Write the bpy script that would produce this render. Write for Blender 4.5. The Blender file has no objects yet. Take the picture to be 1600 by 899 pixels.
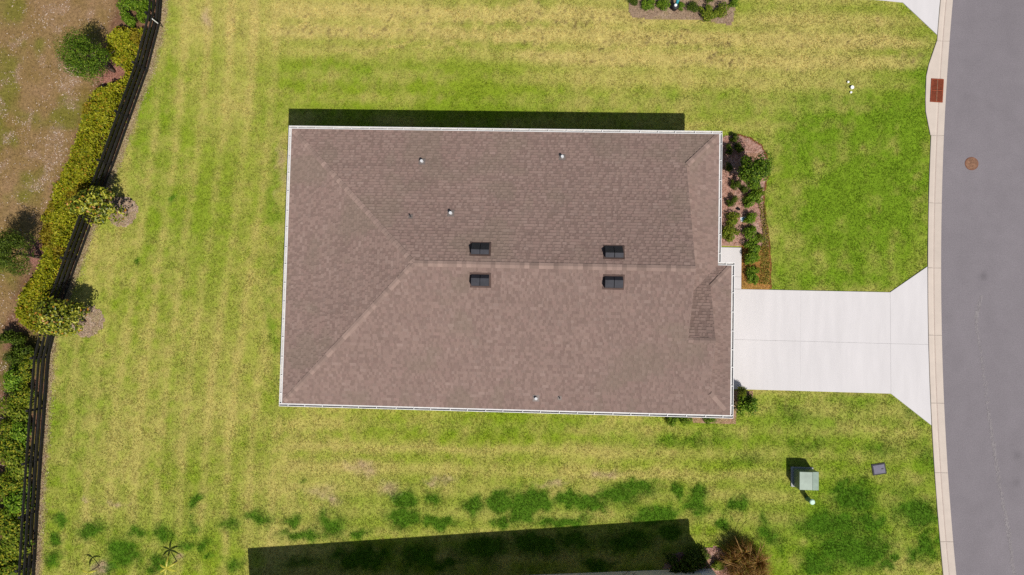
import bpy, math, random
import numpy as np
from mathutils import Matrix, Vector

# ------------------------------------------------------------------ camera, sky, sun, exposure
scene = bpy.context.scene
CAMH = 33.9
FPX = 1065.62
CAMROT = [math.radians(a) for a in (1.265, 2.309, 1.916)]     # roll, tilt x, tilt y of the drone

def _rot(roll, tx, ty):
    return Matrix.Rotation(roll, 3, 'Z') @ Matrix.Rotation(ty, 3, 'Y') @ Matrix.Rotation(tx, 3, 'X')
CR = _rot(*CAMROT)
cam_data = bpy.data.cameras.new('drone_camera')
cam_data.sensor_width = 36.0
cam_data.lens = FPX / 1600 * 36
cam_data.clip_end = 2000
cam = bpy.data.objects.new('drone_camera', cam_data)
scene.collection.objects.link(cam)
cam.matrix_world = Matrix.Translation((0, 0, CAMH)) @ CR.to_4x4()
scene.camera = cam

SUN = Vector((1.12, -1.68, 2.9)).normalized()                  # towards the sun
sun_el = math.asin(SUN.z)
world = bpy.data.worlds.new('World')
scene.world = world
world.use_nodes = True
wn = world.node_tree.nodes
sky = wn.new('ShaderNodeTexSky')
sky.sky_type = 'NISHITA'
sky.sun_disc = False
sky.sun_elevation = sun_el
sky.sun_rotation = math.atan2(SUN.x, SUN.y)
bg = wn['Background']
bg.inputs['Strength'].default_value = 0.072
world.node_tree.links.new(sky.outputs[0], bg.inputs['Color'])
sl = bpy.data.lights.new('sun', 'SUN')
sl.energy = 5.0
sl.angle = math.radians(0.5)
sl.color = (1.0, 0.955, 0.89)
so = bpy.data.objects.new('sun', sl)
scene.collection.objects.link(so)
so.rotation_euler = SUN.to_track_quat('Z', 'Y').to_euler()
so.location = (10, -10, 40)
scene.view_settings.view_transform = 'Standard'
scene.view_settings.look = 'None'
scene.view_settings.exposure = 0.05
scene.view_settings.gamma = 1.0
scene.view_settings.use_curve_mapping = False
scene.render.engine = 'CYCLES'
scene.cycles.use_denoising = False
scene.cycles.max_bounces = 6

# ------------------------------------------------------------------ helpers
CRn = np.array(CR)
rng = np.random.default_rng(7)
random.seed(5)

def at(x, y, z=0.0):
    """ground (or height z) point seen at pixel x, y of the photograph"""
    d = CRn @ np.array([(x - 800) / FPX, -(y - 449.5) / FPX, -1.0])
    t = (z - CAMH) / d[2]
    return np.array([0, 0, CAMH]) + d * t

def at2(x, y, z=0.0):
    p = at(x, y, z)
    return (float(p[0]), float(p[1]))

def to_px(x, y, z=0.0):
    x = np.asarray(x, float); y = np.asarray(y, float)
    P = np.stack([x, y, np.full_like(x, 0) + z - CAMH], -1)
    q = P @ CRn
    return 800 + FPX * q[..., 0] / -q[..., 2], 449.5 - FPX * q[..., 1] / -q[..., 2]

def lin(c):
    c = np.asarray(c, float) / 255.0
    return np.where(c <= 0.04045, c / 12.92, ((c + 0.055) / 1.055) ** 2.4)

EXPO = 1.55
def alb(*c):
    """albedo that shows about this picture colour in open sun"""
    return lin(c) / EXPO

def tag(o, label=None, cat=None, group=None, kind=None):
    if label: o['label'] = label
    if cat: o['category'] = cat
    if group: o['group'] = group
    if kind: o['kind'] = kind
    return o

WLOC = {}
def empty(name, loc=(0, 0, 0), parent=None):
    o = bpy.data.objects.new(name, None)
    o.empty_display_size = 0.2
    scene.collection.objects.link(o)
    base = np.zeros(3)
    if parent is not None:
        o.parent = parent
        base = WLOC.get(parent.name, np.zeros(3))
    o.location = tuple(np.asarray(loc, float) - base)
    WLOC[o.name] = np.asarray(loc, float)
    return o

def link(name, me, parent=None):
    o = bpy.data.objects.new(name, me)
    scene.collection.objects.link(o)
    if parent is not None:
        o.parent = parent
        WLOC[o.name] = WLOC.get(parent.name, np.zeros(3))
    else:
        WLOC[o.name] = np.zeros(3)
    return o

def set_cols(me, cols, domain):
    a = me.color_attributes.new('col', 'FLOAT_COLOR', domain)
    c = np.ones((len(cols), 4), np.float32)
    c[:, :3] = cols
    a.data.foreach_set('color', c.ravel())

def np_mesh(name, V, F, mat, parent=None, cols=None, domain='POINT', smooth=False, local=False):
    """uniform faces (n,k) from numpy arrays"""
    V = np.asarray(V, np.float32)
    if parent is not None and not local:
        V = V - WLOC.get(parent.name, np.zeros(3)).astype(np.float32)
    F = np.asarray(F, np.int32)
    n, k = F.shape
    me = bpy.data.meshes.new(name)
    me.vertices.add(len(V))
    me.vertices.foreach_set('co', V.ravel())
    me.loops.add(n * k)
    me.loops.foreach_set('vertex_index', F.ravel())
    me.polygons.add(n)
    me.polygons.foreach_set('loop_start', np.arange(0, n * k, k, dtype=np.int32))
    me.polygons.foreach_set('loop_total', np.full(n, k, np.int32))
    if smooth:
        me.polygons.foreach_set('use_smooth', np.ones(n, bool))
    me.update()
    me.validate()
    if cols is not None:
        set_cols(me, cols, domain)
    me.materials.append(mat)
    return link(name, me, parent)

class MB:
    """collects shapes, builds ONE mesh object"""
    def __init__(self):
        self.v, self.f, self.c = [], [], []
    def poly(self, pts, col=None):
        b = len(self.v)
        self.v += [tuple(map(float, p)) for p in pts]
        self.f.append(tuple(range(b, b + len(pts))))
        self.c.append(col if col is not None else (1, 1, 1))
    def box(self, x0, x1, y0, y1, z0, z1, M=None, taper=1.0):
        cx, cy = (x0 + x1) / 2, (y0 + y1) / 2
        P = []
        for z, s in ((z0, 1.0), (z1, taper)):
            for x, y in ((x0, y0), (x1, y0), (x1, y1), (x0, y1)):
                P.append((cx + (x - cx) * s, cy + (y - cy) * s, z))
        if M is not None:
            P = [tuple(M @ Vector(p)) for p in P]
        b = len(self.v)
        self.v += P
        for q in ((3, 2, 1, 0), (4, 5, 6, 7), (0, 1, 5, 4), (1, 2, 6, 5), (2, 3, 7, 6), (3, 0, 4, 7)):
            self.f.append(tuple(b + i for i in q)); self.c.append((1, 1, 1))
    def prism(self, poly2, z0, z1, inset=0.0):
        """vertical prism over a 2-D outline (counter clockwise)"""
        n = len(poly2)
        b = len(self.v)
        c = np.mean(np.array(poly2), 0)
        self.v += [(p[0], p[1], z0) for p in poly2]
        self.v += [(p[0], p[1], z1 - inset) for p in poly2]
        top = poly2
        if inset:
            top = [tuple(np.array(p) + (c - np.array(p)) / max(1e-6, np.linalg.norm(c - np.array(p))) * inset * 1.4) for p in poly2]
            self.v += [(p[0], p[1], z1) for p in top]
        self.f.append(tuple(range(b + n - 1, b - 1, -1))); self.c.append((1, 1, 1))
        rings = 2 + (1 if inset else 0)
        for r in range(rings - 1):
            for i in range(n):
                j = (i + 1) % n
                self.f.append((b + r * n + i, b + r * n + j, b + (r + 1) * n + j, b + (r + 1) * n + i)); self.c.append((1, 1, 1))
        t = b + (rings - 1) * n
        self.f.append(tuple(range(t, t + n))); self.c.append((1, 1, 1))
    def tube(self, pts, radii, seg=8, cap=True):
        pts = [Vector(p) for p in pts]
        b = len(self.v)
        for i, p in enumerate(pts):
            d = (pts[min(i + 1, len(pts) - 1)] - pts[max(i - 1, 0)]).normalized()
            u = d.orthogonal().normalized() if abs(d.z) < 0.95 else Vector((1, 0, 0))
            u = (u - d * u.dot(d)).normalized()
            w = d.cross(u)
            for k in range(seg):
                a = 2 * math.pi * k / seg
                q = p + (u * math.cos(a) + w * math.sin(a)) * radii[i]
                self.v.append(tuple(q))
        for i in range(len(pts) - 1):
            for k in range(seg):
                k2 = (k + 1) % seg
                self.f.append((b + i * seg + k, b + i * seg + k2, b + (i + 1) * seg + k2, b + (i + 1) * seg + k)); self.c.append((1, 1, 1))
        if cap:
            self.f.append(tuple(b + k for k in reversed(range(seg)))); self.c.append((1, 1, 1))
            e = b + (len(pts) - 1) * seg
            self.f.append(tuple(e + k for k in range(seg))); self.c.append((1, 1, 1))
    def build(self, name, mat, parent=None, local=False, smooth=False, cols=False):
        V = np.array(self.v, float)
        if parent is not None and not local:
            V = V - WLOC.get(parent.name, np.zeros(3))
        me = bpy.data.meshes.new(name)
        me.from_pydata([tuple(p) for p in V], [], self.f)
        me.update()
        if smooth:
            me.polygons.foreach_set('use_smooth', np.ones(len(me.polygons), bool))
        if cols:
            set_cols(me, np.array(self.c, float), 'FACE')
        me.materials.append(mat)
        return link(name, me, parent)

# value noise ------------------------------------------------------
_T = np.random.default_rng(11).random((256, 256))
def vnoise(x, y, s, seed=0):
    x = np.asarray(x, float) / s + seed * 17.31; y = np.asarray(y, float) / s + seed * 5.77
    ix = np.floor(x).astype(int); iy = np.floor(y).astype(int)
    fx = x - ix; fy = y - iy
    fx = fx * fx * (3 - 2 * fx); fy = fy * fy * (3 - 2 * fy)
    g = lambda a, b: _T[a % 256, b % 256]
    return (g(ix, iy) * (1 - fx) + g(ix + 1, iy) * fx) * (1 - fy) + (g(ix, iy + 1) * (1 - fx) + g(ix + 1, iy + 1) * fx) * fy
def fbm(x, y, s, o=4, seed=0):
    r = 0; a = 1; t = 0
    for i in range(o):
        r = r + a * vnoise(x, y, s / 2 ** i, seed + i * 3); t += a; a *= 0.55
    return r / t
def sstep(a, b, x):
    t = np.clip((x - a) / (b - a), 0, 1)
    return t * t * (3 - 2 * t)
def inside(poly, x, y):
    x = np.asarray(x); y = np.asarray(y)
    r = np.zeros(x.shape, bool)
    n = len(poly)
    for i in range(n):
        x1, y1 = poly[i][:2]; x2, y2 = poly[(i + 1) % n][:2]
        c = ((y1 > y) != (y2 > y)) & (x < (x2 - x1) * (y - y1) / ((y2 - y1) if y2 != y1 else 1e-9) + x1)
        r ^= c
    return r
def seg_dist(pl, x, y):
    d = np.full(np.shape(x), 1e9)
    for (x1, y1), (x2, y2) in zip(pl[:-1], pl[1:]):
        dx, dy = x2 - x1, y2 - y1
        t = np.clip(((x - x1) * dx + (y - y1) * dy) / (dx * dx + dy * dy), 0, 1)
        d = np.minimum(d, np.hypot(x - x1 - t * dx, y - y1 - t * dy))
    return d
def mix(a, b, t):
    t = np.asarray(t)[..., None]
    return a * (1 - t) + b * t

# ------------------------------------------------------------------ materials
def new_mat(name):
    m = bpy.data.materials.new(name)
    m.use_nodes = True
    nt = m.node_tree
    return m, nt, nt.nodes['Principled BSDF']

def noise_fac(nt, scale, detail=4, rough=0.6, coord='Position', stretch=None):
    N = nt.nodes
    if coord == 'Position':
        g = N.new('ShaderNodeNewGeometry'); src = g.outputs['Position']
    else:
        g = N.new('ShaderNodeTexCoord'); src = g.outputs['Object']
    if stretch:
        mp = N.new('ShaderNodeMapping'); mp.inputs['Scale'].default_value = stretch
        nt.links.new(src, mp.inputs['Vector']); src = mp.outputs[0]
    t = N.new('ShaderNodeTexNoise')
    t.inputs['Scale'].default_value = scale
    t.inputs['Detail'].default_value = detail
    t.inputs['Roughness'].default_value = rough
    nt.links.new(src, t.inputs['Vector'])
    return t.outputs['Fac']

def scaled(nt, src, lo, hi, a=0.3, b=0.7):
    r = nt.nodes.new('ShaderNodeMapRange')
    r.inputs['From Min'].default_value = a; r.inputs['From Max'].default_value = b
    r.inputs['To Min'].default_value = lo; r.inputs['To Max'].default_value = hi
    nt.links.new(src, r.inputs['Value'])
    return r.outputs[0]

def mul(nt, a, b):
    m = nt.nodes.new('ShaderNodeMath'); m.operation = 'MULTIPLY'
    nt.links.new(a, m.inputs[0]); nt.links.new(b, m.inputs[1])
    return m.outputs[0]

def tint(nt, col, fac):
    v = nt.nodes.new('ShaderNodeVectorMath'); v.operation = 'SCALE'
    if isinstance(col, (tuple, list, np.ndarray)):
        v.inputs[0].default_value = tuple(float(c) for c in col)
    else:
        nt.links.new(col, v.inputs[0])
    nt.links.new(fac, v.inputs['Scale'])
    return v.outputs[0]

def bump(nt, bsdf, fac, strength, dist):
    b = nt.nodes.new('ShaderNodeBump')
    b.inputs['Strength'].default_value = strength
    b.inputs['Distance'].default_value = dist
    nt.links.new(fac, b.inputs['Height'])
    nt.links.new(b.outputs[0], bsdf.inputs['Normal'])

def surf(name, col=None, rough=0.8, n1=(3, .85, 1.15), n2=(60, .85, 1.15), bmp=None, spec=0.3, attr=False, metal=0.0, coord='Position', stretch=None, rand=None):
    m, nt, b = new_mat(name)
    f = scaled(nt, noise_fac(nt, n1[0], coord=coord, stretch=stretch), n1[1], n1[2])
    if n2:
        f2 = noise_fac(nt, n2[0], 2, coord=coord)
        f = mul(nt, f, scaled(nt, f2, n2[1], n2[2]))
    if rand:
        oi = nt.nodes.new('ShaderNodeObjectInfo')
        f = mul(nt, f, scaled(nt, oi.outputs['Random'], rand[0], rand[1], 0, 1))
    if attr:
        a = nt.nodes.new('ShaderNodeAttribute'); a.attribute_name = 'col'
        c = tint(nt, a.outputs['Color'], f)
    else:
        c = tint(nt, col, f)
    nt.links.new(c, b.inputs['Base Color'])
    b.inputs['Roughness'].default_value = rough
    b.inputs['Specular IOR Level'].default_value = spec
    b.inputs['Metallic'].default_value = metal
    if bmp:
        bump(nt, b, noise_fac(nt, bmp[0], 3, coord=coord), bmp[1], bmp[2])
    return m

def leaf_mat(name, rough=0.5, spec=0.14, trans=0.3):
    m, nt, b = new_mat(name)
    a = nt.nodes.new('ShaderNodeAttribute'); a.attribute_name = 'col'
    f = scaled(nt, noise_fac(nt, 25, 2), .85, 1.15)
    c = tint(nt, a.outputs['Color'], f)
    nt.links.new(c, b.inputs['Base Color'])
    b.inputs['Roughness'].default_value = rough
    b.inputs['Specular IOR Level'].default_value = spec
    if trans:
        t = nt.nodes.new('ShaderNodeBsdfTranslucent')
        nt.links.new(c, t.inputs['Color'])
        mx = nt.nodes.new('ShaderNodeMixShader'); mx.inputs[0].default_value = trans
        nt.links.new(b.outputs[0], mx.inputs[1]); nt.links.new(t.outputs[0], mx.inputs[2])
        nt.links.new(mx.outputs[0], nt.nodes['Material Output'].inputs['Surface'])
    return m

M = {}
M['lawn'] = surf('lawn_soil', attr=True, rough=0.95, n1=(9, .86, 1.14), n2=(30, .75, 1.25), bmp=(45, .4, .03), spec=0.08)
M['blade'] = leaf_mat('grass_blade', .8, .06, .3)
M['field'] = surf('dry_field', attr=True, rough=0.95, n1=(7, .75, 1.25), n2=(38, .6, 1.4), bmp=(40, .6, .04), spec=0.1)
M['far'] = surf('far_grass', alb(150, 152, 66), .95, (1.5, .7, 1.3), (30, .7, 1.3), spec=.1)
M['asphalt'] = surf('asphalt', attr=True, rough=0.9, n1=(1.1, .95, 1.05), n2=(26, .84, 1.16), bmp=(60, .35, .01), spec=0.25)
M['concrete'] = surf('driveway_concrete', alb(235, 230, 229), .85, (.9, .94, 1.03), (40, .985, 1.015), bmp=(120, .1, .003), spec=.2, stretch=(2.2, .35, 1), rand=(.975, 1.005))
M['kerbc'] = surf('kerb_concrete', alb(223, 208, 194), .88, (1.6, .95, 1.05), (50, .95, 1.05), bmp=(120, .2, .004), spec=.2, rand=(.97, 1.03))
M['joint'] = surf('joint_filler', alb(192, 180, 175), .95, spec=.1)
M['gutterdirt'] = surf('gutter_valley', alb(204, 185, 173), .9, (4, .9, 1.1), spec=.1)
M['shingle'] = surf('roof_shingle', attr=True, rough=0.95, n1=(1.0, .95, 1.05), n2=(110, .84, 1.16), bmp=(160, .35, .006), spec=.12)
M['cap'] = surf('ridge_cap', alb(166, 142, 131), .95, (1.0, .95, 1.05), (110, .86, 1.14), spec=.12, rand=(.82, 1.25))
M['deck'] = surf('roof_deck', alb(100, 82, 76), .95, spec=.1)
M['white'] = surf('white_aluminium', (.66, .65, .63), .45, (2, .96, 1.02), None, spec=.4)
M['gutin'] = surf('gutter_inside', (.5, .48, .46), .6, (5, .75, 1.1), None, spec=.3)
M['stucco'] = surf('beige_stucco', alb(240, 226, 192), .9, (2, .96, 1.04), (80, .94, 1.06), bmp=(90, .3, .01), spec=.2)
M['cream'] = surf('cream_stucco', (.82, .76, .6), .9, (2, .96, 1.04), (80, .94, 1.06), bmp=(90, .3, .01), spec=.2)
M['trimwhite'] = surf('white_trim', (.88, .88, .87), .6, (2, .97, 1.02), None, spec=.3)
M['stucco2'] = surf('grey_stucco', alb(205, 200, 190), .9, (2, .96, 1.04), (80, .94, 1.06), bmp=(90, .3, .01), spec=.2)
M['glass'] = surf('window_glass', (.03, .035, .04), .08, (1, .9, 1.1), None, spec=.6)
M['door'] = surf('door_paint', (.6, .58, .54), .5, (2, .97, 1.03), None, spec=.4)
M['vent'] = surf('black_vent', (.036, .036, .043), .6, (6, .85, 1.15), (60, .9, 1.1), spec=.15)
M['pipe'] = surf('lead_pipe', (.52, .52, .52), .5, (6, .9, 1.1), None, spec=.4)
M['pipedark'] = surf('dark_pipe', (.03, .03, .033), .5, (6, .9, 1.1), None, spec=.4)
M['leadboot'] = surf('lead_flashing', alb(140, 128, 122), .7, (6, .85, 1.15), None, spec=.3)
M['fence'] = surf('black_fence_paint', (.012, .011, .011), .65, (5, .7, 1.4), (60, .8, 1.2), spec=.25, rand=(.75, 1.4))
M['rust'] = surf('rusty_iron', alb(160, 78, 50), .85, (8, .75, 1.25), (60, .8, 1.2), bmp=(80, .3, .005), spec=.25)
M['rustpale'] = surf('worn_rust', alb(150, 112, 88), .85, (9, .7, 1.3), (60, .8, 1.2), bmp=(80, .3, .005), spec=.25)
M['rustdark'] = surf('drain_pit', (.03, .014, .01), .9, (8, .8, 1.2), None, spec=.1)
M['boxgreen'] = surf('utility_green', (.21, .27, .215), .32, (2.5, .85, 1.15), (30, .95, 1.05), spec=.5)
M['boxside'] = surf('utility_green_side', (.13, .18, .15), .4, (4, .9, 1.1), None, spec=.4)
M['palegreen'] = surf('pale_green_plastic', (.45, .62, .5), .5, (4, .93, 1.05), None, spec=.4)
M['midgreen'] = surf('green_plastic', (.09, .2, .12), .5, (4, .93, 1.05), None, spec=.4)
M['lidgrey'] = surf('grey_lid', alb(128, 124, 140), .75, (9, .9, 1.1), (60, .9, 1.1), bmp=(70, .3, .004), spec=.3)
M['padgrey'] = surf('pad_concrete', alb(190, 190, 186), .9, (3, .9, 1.1), (40, .95, 1.05), spec=.2)
M['black'] = surf('black_plastic', (.015, .015, .016), .6, (5, .8, 1.2), None, spec=.3)
M['pvc'] = surf('white_pvc', (.83, .83, .8), .45, (5, .95, 1.03), None, spec=.4)
M['blue'] = surf('blue_plastic', (.2, .36, .48), .5, (5, .9, 1.1), None, spec=.4)
M['teal'] = surf('teal_glaze', (.04, .33, .4), .3, (5, .9, 1.1), None, spec=.5)
M['bark'] = surf('bark', (.13, .095, .07), .9, (14, .7, 1.3), (60, .8, 1.2), bmp=(30, .5, .01), spec=.1)
M['leaf'] = leaf_mat('leaf')
M['glossleaf'] = leaf_mat('glossy_leaf', .35, .3, .2)
M['chip'] = surf('mulch', attr=True, rough=.95, n1=(12, .8, 1.2), n2=(60, .75, 1.25), bmp=(50, .5, .02), spec=.1)
M['soil'] = surf('bare_soil', alb(120, 95, 75), .95, (8, .7, 1.3), (50, .7, 1.3), spec=.1)

# ------------------------------------------------------------------ layout, measured in metres
XW, XE, XG = -11.603, 8.35, 8.957          # eaves: west, east, garage east
YN, YS, YC = 8.539, -4.423, 2.564          # eaves: north, south, garage notch
PITCH = 5 / 12
ZE = 2.9
FENCE_PX = [(256, -40), (254, 0), (249, 45), (232, 107), (212, 162), (190, 225), (145, 345), (110, 440), (79, 530), (75, 590), (70, 650), (62, 755), (54, 899), (50, 960)]
FENCE = [at2(x, y) for x, y in FENCE_PX]
KL = np.polyfit(*[np.array(v) for v in zip(*[(at(x, y)[1], at(x, y)[0]) for x, y in ((1470, 0), (1463, 60), (1454, 213), (1450, 400), (1450, 500), (1452, 600), (1455, 664), (1462, 750), (1473, 899))])], 2)
KR = np.polyfit(*[np.array(v) for v in zip(*[(at(x, y)[1], at(x, y)[0]) for x, y in ((1489, 0), (1483, 65), (1475, 215), (1471, 400), (1471.5, 500), (1473.5, 600), (1480.5, 750), (1495, 899))])], 2)
kl = lambda y: np.polyval(KL, y)
kr = lambda y: np.polyval(KR, y)
DRIVE_N, DRIVE_S = 1.49, -3.40
BED = [at2(*p) for p in ((1112, 222), (1130, 214), (1150, 210), (1172, 216), (1190, 228), (1199, 248), (1201, 268), (1196, 290), (1193, 312), (1196, 340), (1201, 370), (1204, 410), (1204, 451.5), (1110, 451.5))]
BED2 = [at2(*p) for p in ((1040, 640), (1052, 650), (1085, 660), (1120, 662), (1149, 662), (1152, 640), (1160, 628), (1176, 622), (1176, 612), (1150, 609.5), (1100, 609))]
BEDN = [at2(*p) for p in ((983, -30), (983, 20), (990, 29), (1040, 30), (1085, 31), (1120, 36), (1143, 40), (1147, 28), (1150, -30))]
BEDS = [at2(*p) for p in ((1035, 888), (1050, 866), (1095, 858), (1118, 854), (1142, 868), (1150, 892), (1160, 930), (1120, 930), (1090, 892))]
RINGS = [(at2(191, 331), .8), (at2(136, 502), .84)]

# the neighbour's eave, from the edge of its shadow
ZN = 2.9
sh = np.array([-1.12, 1.68]) * ZN / 2.9
NB1 = np.array(at2(387, 857)) - sh
NB2 = np.array(at2(1075, 810.5)) - sh

# ------------------------------------------------------------------ ground
g = MB()
g.poly([(-300, -300, -.08), (300, -300, -.08), (300, 300, -.08), (-300, 300, -.08)])
tag(g.build('ground', M['far']), 'far grassland beyond the garden', kind='structure')

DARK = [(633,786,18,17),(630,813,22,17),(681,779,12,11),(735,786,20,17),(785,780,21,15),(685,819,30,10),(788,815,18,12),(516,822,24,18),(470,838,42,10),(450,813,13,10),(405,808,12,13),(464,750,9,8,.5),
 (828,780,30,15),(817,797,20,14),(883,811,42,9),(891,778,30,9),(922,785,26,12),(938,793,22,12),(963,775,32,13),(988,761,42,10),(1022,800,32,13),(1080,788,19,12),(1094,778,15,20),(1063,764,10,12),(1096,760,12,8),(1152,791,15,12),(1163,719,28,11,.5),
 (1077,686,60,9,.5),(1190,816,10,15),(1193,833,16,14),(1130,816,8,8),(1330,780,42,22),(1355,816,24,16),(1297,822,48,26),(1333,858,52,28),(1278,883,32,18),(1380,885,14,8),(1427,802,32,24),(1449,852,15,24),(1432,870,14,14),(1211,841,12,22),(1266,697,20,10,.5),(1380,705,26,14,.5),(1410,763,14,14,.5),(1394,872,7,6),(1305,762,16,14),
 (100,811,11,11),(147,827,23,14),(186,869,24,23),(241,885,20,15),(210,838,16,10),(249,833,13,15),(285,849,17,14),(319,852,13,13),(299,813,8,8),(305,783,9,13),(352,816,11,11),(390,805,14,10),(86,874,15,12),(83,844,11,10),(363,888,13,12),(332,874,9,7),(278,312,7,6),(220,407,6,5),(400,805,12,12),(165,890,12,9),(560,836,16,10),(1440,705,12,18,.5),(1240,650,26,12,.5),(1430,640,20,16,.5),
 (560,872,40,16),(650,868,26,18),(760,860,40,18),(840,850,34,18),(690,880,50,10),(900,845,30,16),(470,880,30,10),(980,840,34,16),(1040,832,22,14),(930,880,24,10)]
LUSH = [(1330,330,130,120,1.0),(1420,230,40,90,.7),(1320,185,110,50,.55),(1440,140,16,60,.7),(1330,640,130,40,.55),(1300,440,110,20,.4),(1230,230,40,30,.2),(1260,860,140,60,.3),
 (1000,160,260,14,.35),(700,185,260,16,.3),(430,330,9,110,.5),(425,520,9,120,.5),(850,665,260,12,.45),(1050,690,150,20,.35),(290,370,60,90,.2),(150,640,60,90,.2),(560,115,120,14,.25),(1440,720,24,40,.5),(280,650,40,120,.12),(1340,760,110,60,.4),(1330,850,130,60,.5),(1250,700,90,40,.25),(700,800,330,34,.3),(1000,790,150,30,.4),(200,850,150,40,.25),(100,600,40,160,.25),(230,180,40,140,.2)]
DRY = [(1250,75,150,50,1.0),(1380,85,60,30,.6),(1010,70,190,42,1.0),(880,45,140,44,.95),(700,30,180,38,.85),(520,28,100,34,.7),(630,75,100,6,.8),(1370,110,60,16,.55),(430,20,60,60,.45),(370,150,60,150,.25),(345,560,60,150,.3),(560,740,120,18,.55),(1000,710,160,8,.35),(650,702,250,5,.5),(980,745,180,6,.5),
 (700,800,220,40,.4),(950,790,150,30,.35),(250,800,130,30,.35),(1225,815,26,24,.5),(1280,665,70,9,.45),(1395,800,16,50,.35),(1180,770,60,30,.4),(420,840,40,30,.45),(1390,60,50,30,.4),(340,30,60,50,.4)]
SOIL = [(611,768,14,12),(500,772,20,11),(520,783,12,8),(563,735,18,10),(441,262,5,34),(690,755,22,5),(860,757,20,5),(155,888,9,9),(276,880,9,7),(140,781,7,4),(185,787,6,4),(936,740,20,5),(330,95,1,1),(322,26,9,14)]

def lawn_fields(x, y):
    px, py = to_px(x, y)
    wx = (fbm(x, y, 1.6, 3, 4) - .5); wy = (fbm(x, y, 1.6, 3, 9) - .5)
    w2x = fbm(x, y, .45, 3, 14) - .5; w2y = fbm(x, y, .45, 3, 19) - .5
    qx = px + wx * 34 + w2x * 26; qy = py + wy * 26 + w2y * 22
    f1 = fbm(x, y, 5, 4, 1); f2 = fbm(x, y, .9, 3, 2); f3 = fbm(x, y, .28, 2, 3)
    def blobs(L, soft=1.0):
        r = np.zeros(np.shape(x))
        for b in L:
            d = np.hypot((qx - b[0]) / b[2], (qy - b[1]) / b[3])
            k = b[4] if len(b) > 4 else 1.0
            r = np.maximum(r, k * (1 - sstep(1 - .75 * soft, 1 + .6 * soft, d)))
        return r
    def soft(L):
        r = np.zeros(np.shape(x))
        for b in L:
            d2 = ((qx - b[0]) / b[2]) ** 2 + ((qy - b[1]) / b[3]) ** 2
            r = r + b[4] * np.exp(-d2 * .9)
        return np.clip(r, 0, 1)
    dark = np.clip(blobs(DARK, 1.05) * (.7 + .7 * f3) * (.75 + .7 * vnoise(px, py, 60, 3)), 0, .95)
    lush = soft(LUSH)
    dry = soft(DRY)
    soil = blobs(SOIL, 1.4)
    # mowing stripes: up-down west of the house, along the house elsewhere
    west = 1 - sstep(400, 470, px)
    u = px + (py - 450) * (.10 + .05 * np.sin(py / 260)) + 7 * wx
    st_w = (np.sin(u / 36 * 2 * math.pi) + .35 * np.sin(u / 36 * 4 * math.pi + 1.2)) * (.5 + .9 * (fbm(x * 2.5, y * .35, 1.2, 3, 21) - .1))
    v = py - (px - 800) * .018 + 6 * wy
    st_h = np.sin(v / 34 * 2 * math.pi + .8) * (.4 + .9 * (fbm(x * .3, y * 2.2, 1.2, 3, 22) - .1))
    st_e = np.sin((px + 5 * wx) / 38 * 2 * math.pi) * .6
    east = sstep(1190, 1230, px) * sstep(190, 230, py) * (1 - sstep(460, 470, py))
    st = st_w * west + (1 - west) * ((1 - east) * st_h + east * st_e)
    st = st * (1 - .7 * dark)
    return px, py, f1, f2, f3, dark, lush, dry, soil, st, east

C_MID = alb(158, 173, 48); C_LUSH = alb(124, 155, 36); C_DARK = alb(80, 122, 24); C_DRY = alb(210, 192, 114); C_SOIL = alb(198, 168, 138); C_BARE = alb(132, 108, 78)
def lawn_col(x, y):
    px, py, f1, f2, f3, dark, lush, dry, soil, st, east = lawn_fields(x, y)
    f4 = fbm(x, y, .16, 2, 33)
    t = np.clip(.52 + 1.5 * (f1 - .5) + .9 * (f2 - .5) + .7 * (f3 - .5) + .22 * st, 0, 1)     # 0 dry .. 1 green
    c = mix(C_DRY * .75 + C_MID * .25, C_MID * .6 + C_LUSH * .4, t)
    c = mix(c, C_DRY, np.clip(dry * (.8 + 1.1 * (f2 - .5) + .9 * (f3 - .5) - .35 * st), 0, .97))
    c = mix(c, C_LUSH, np.clip(lush * (1.05 + 1.1 * (f2 - .5) + .7 * (f3 - .5) + .18 * st), 0, 1))
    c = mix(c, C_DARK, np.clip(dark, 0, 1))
    c = mix(c, C_SOIL, np.clip(soil * (.35 + .9 * (f3 - .2)), 0, .8))
    # brown flecks in the parched grass to the north
    fl = sstep(.64, .78, fbm(x, y, .17, 2, 31)) * np.clip(dry * 1.5 - .35, 0, 1) * (py < 180) * sstep(.42, .6, f2)
    c = mix(c, C_BARE * .8, fl * .6)
    c = c * (1 + .34 * (f4 - .5) + .22 * (f3 - .5))[:, None]
    # pebbly strip against the fence
    fd = seg_dist(FENCE, x, y)
    c = mix(c, alb(172, 150, 118), (1 - sstep(.12, .42, fd + .25 * (f3 - .5))) * .85)
    # trampled edges next to the kerb and the drive
    return c, dark

def fence_x(y):
    fy = np.array([p[1] for p in FENCE]); fx = np.array([p[0] for p in FENCE])
    return np.interp(y, fy[::-1], fx[::-1])

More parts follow.
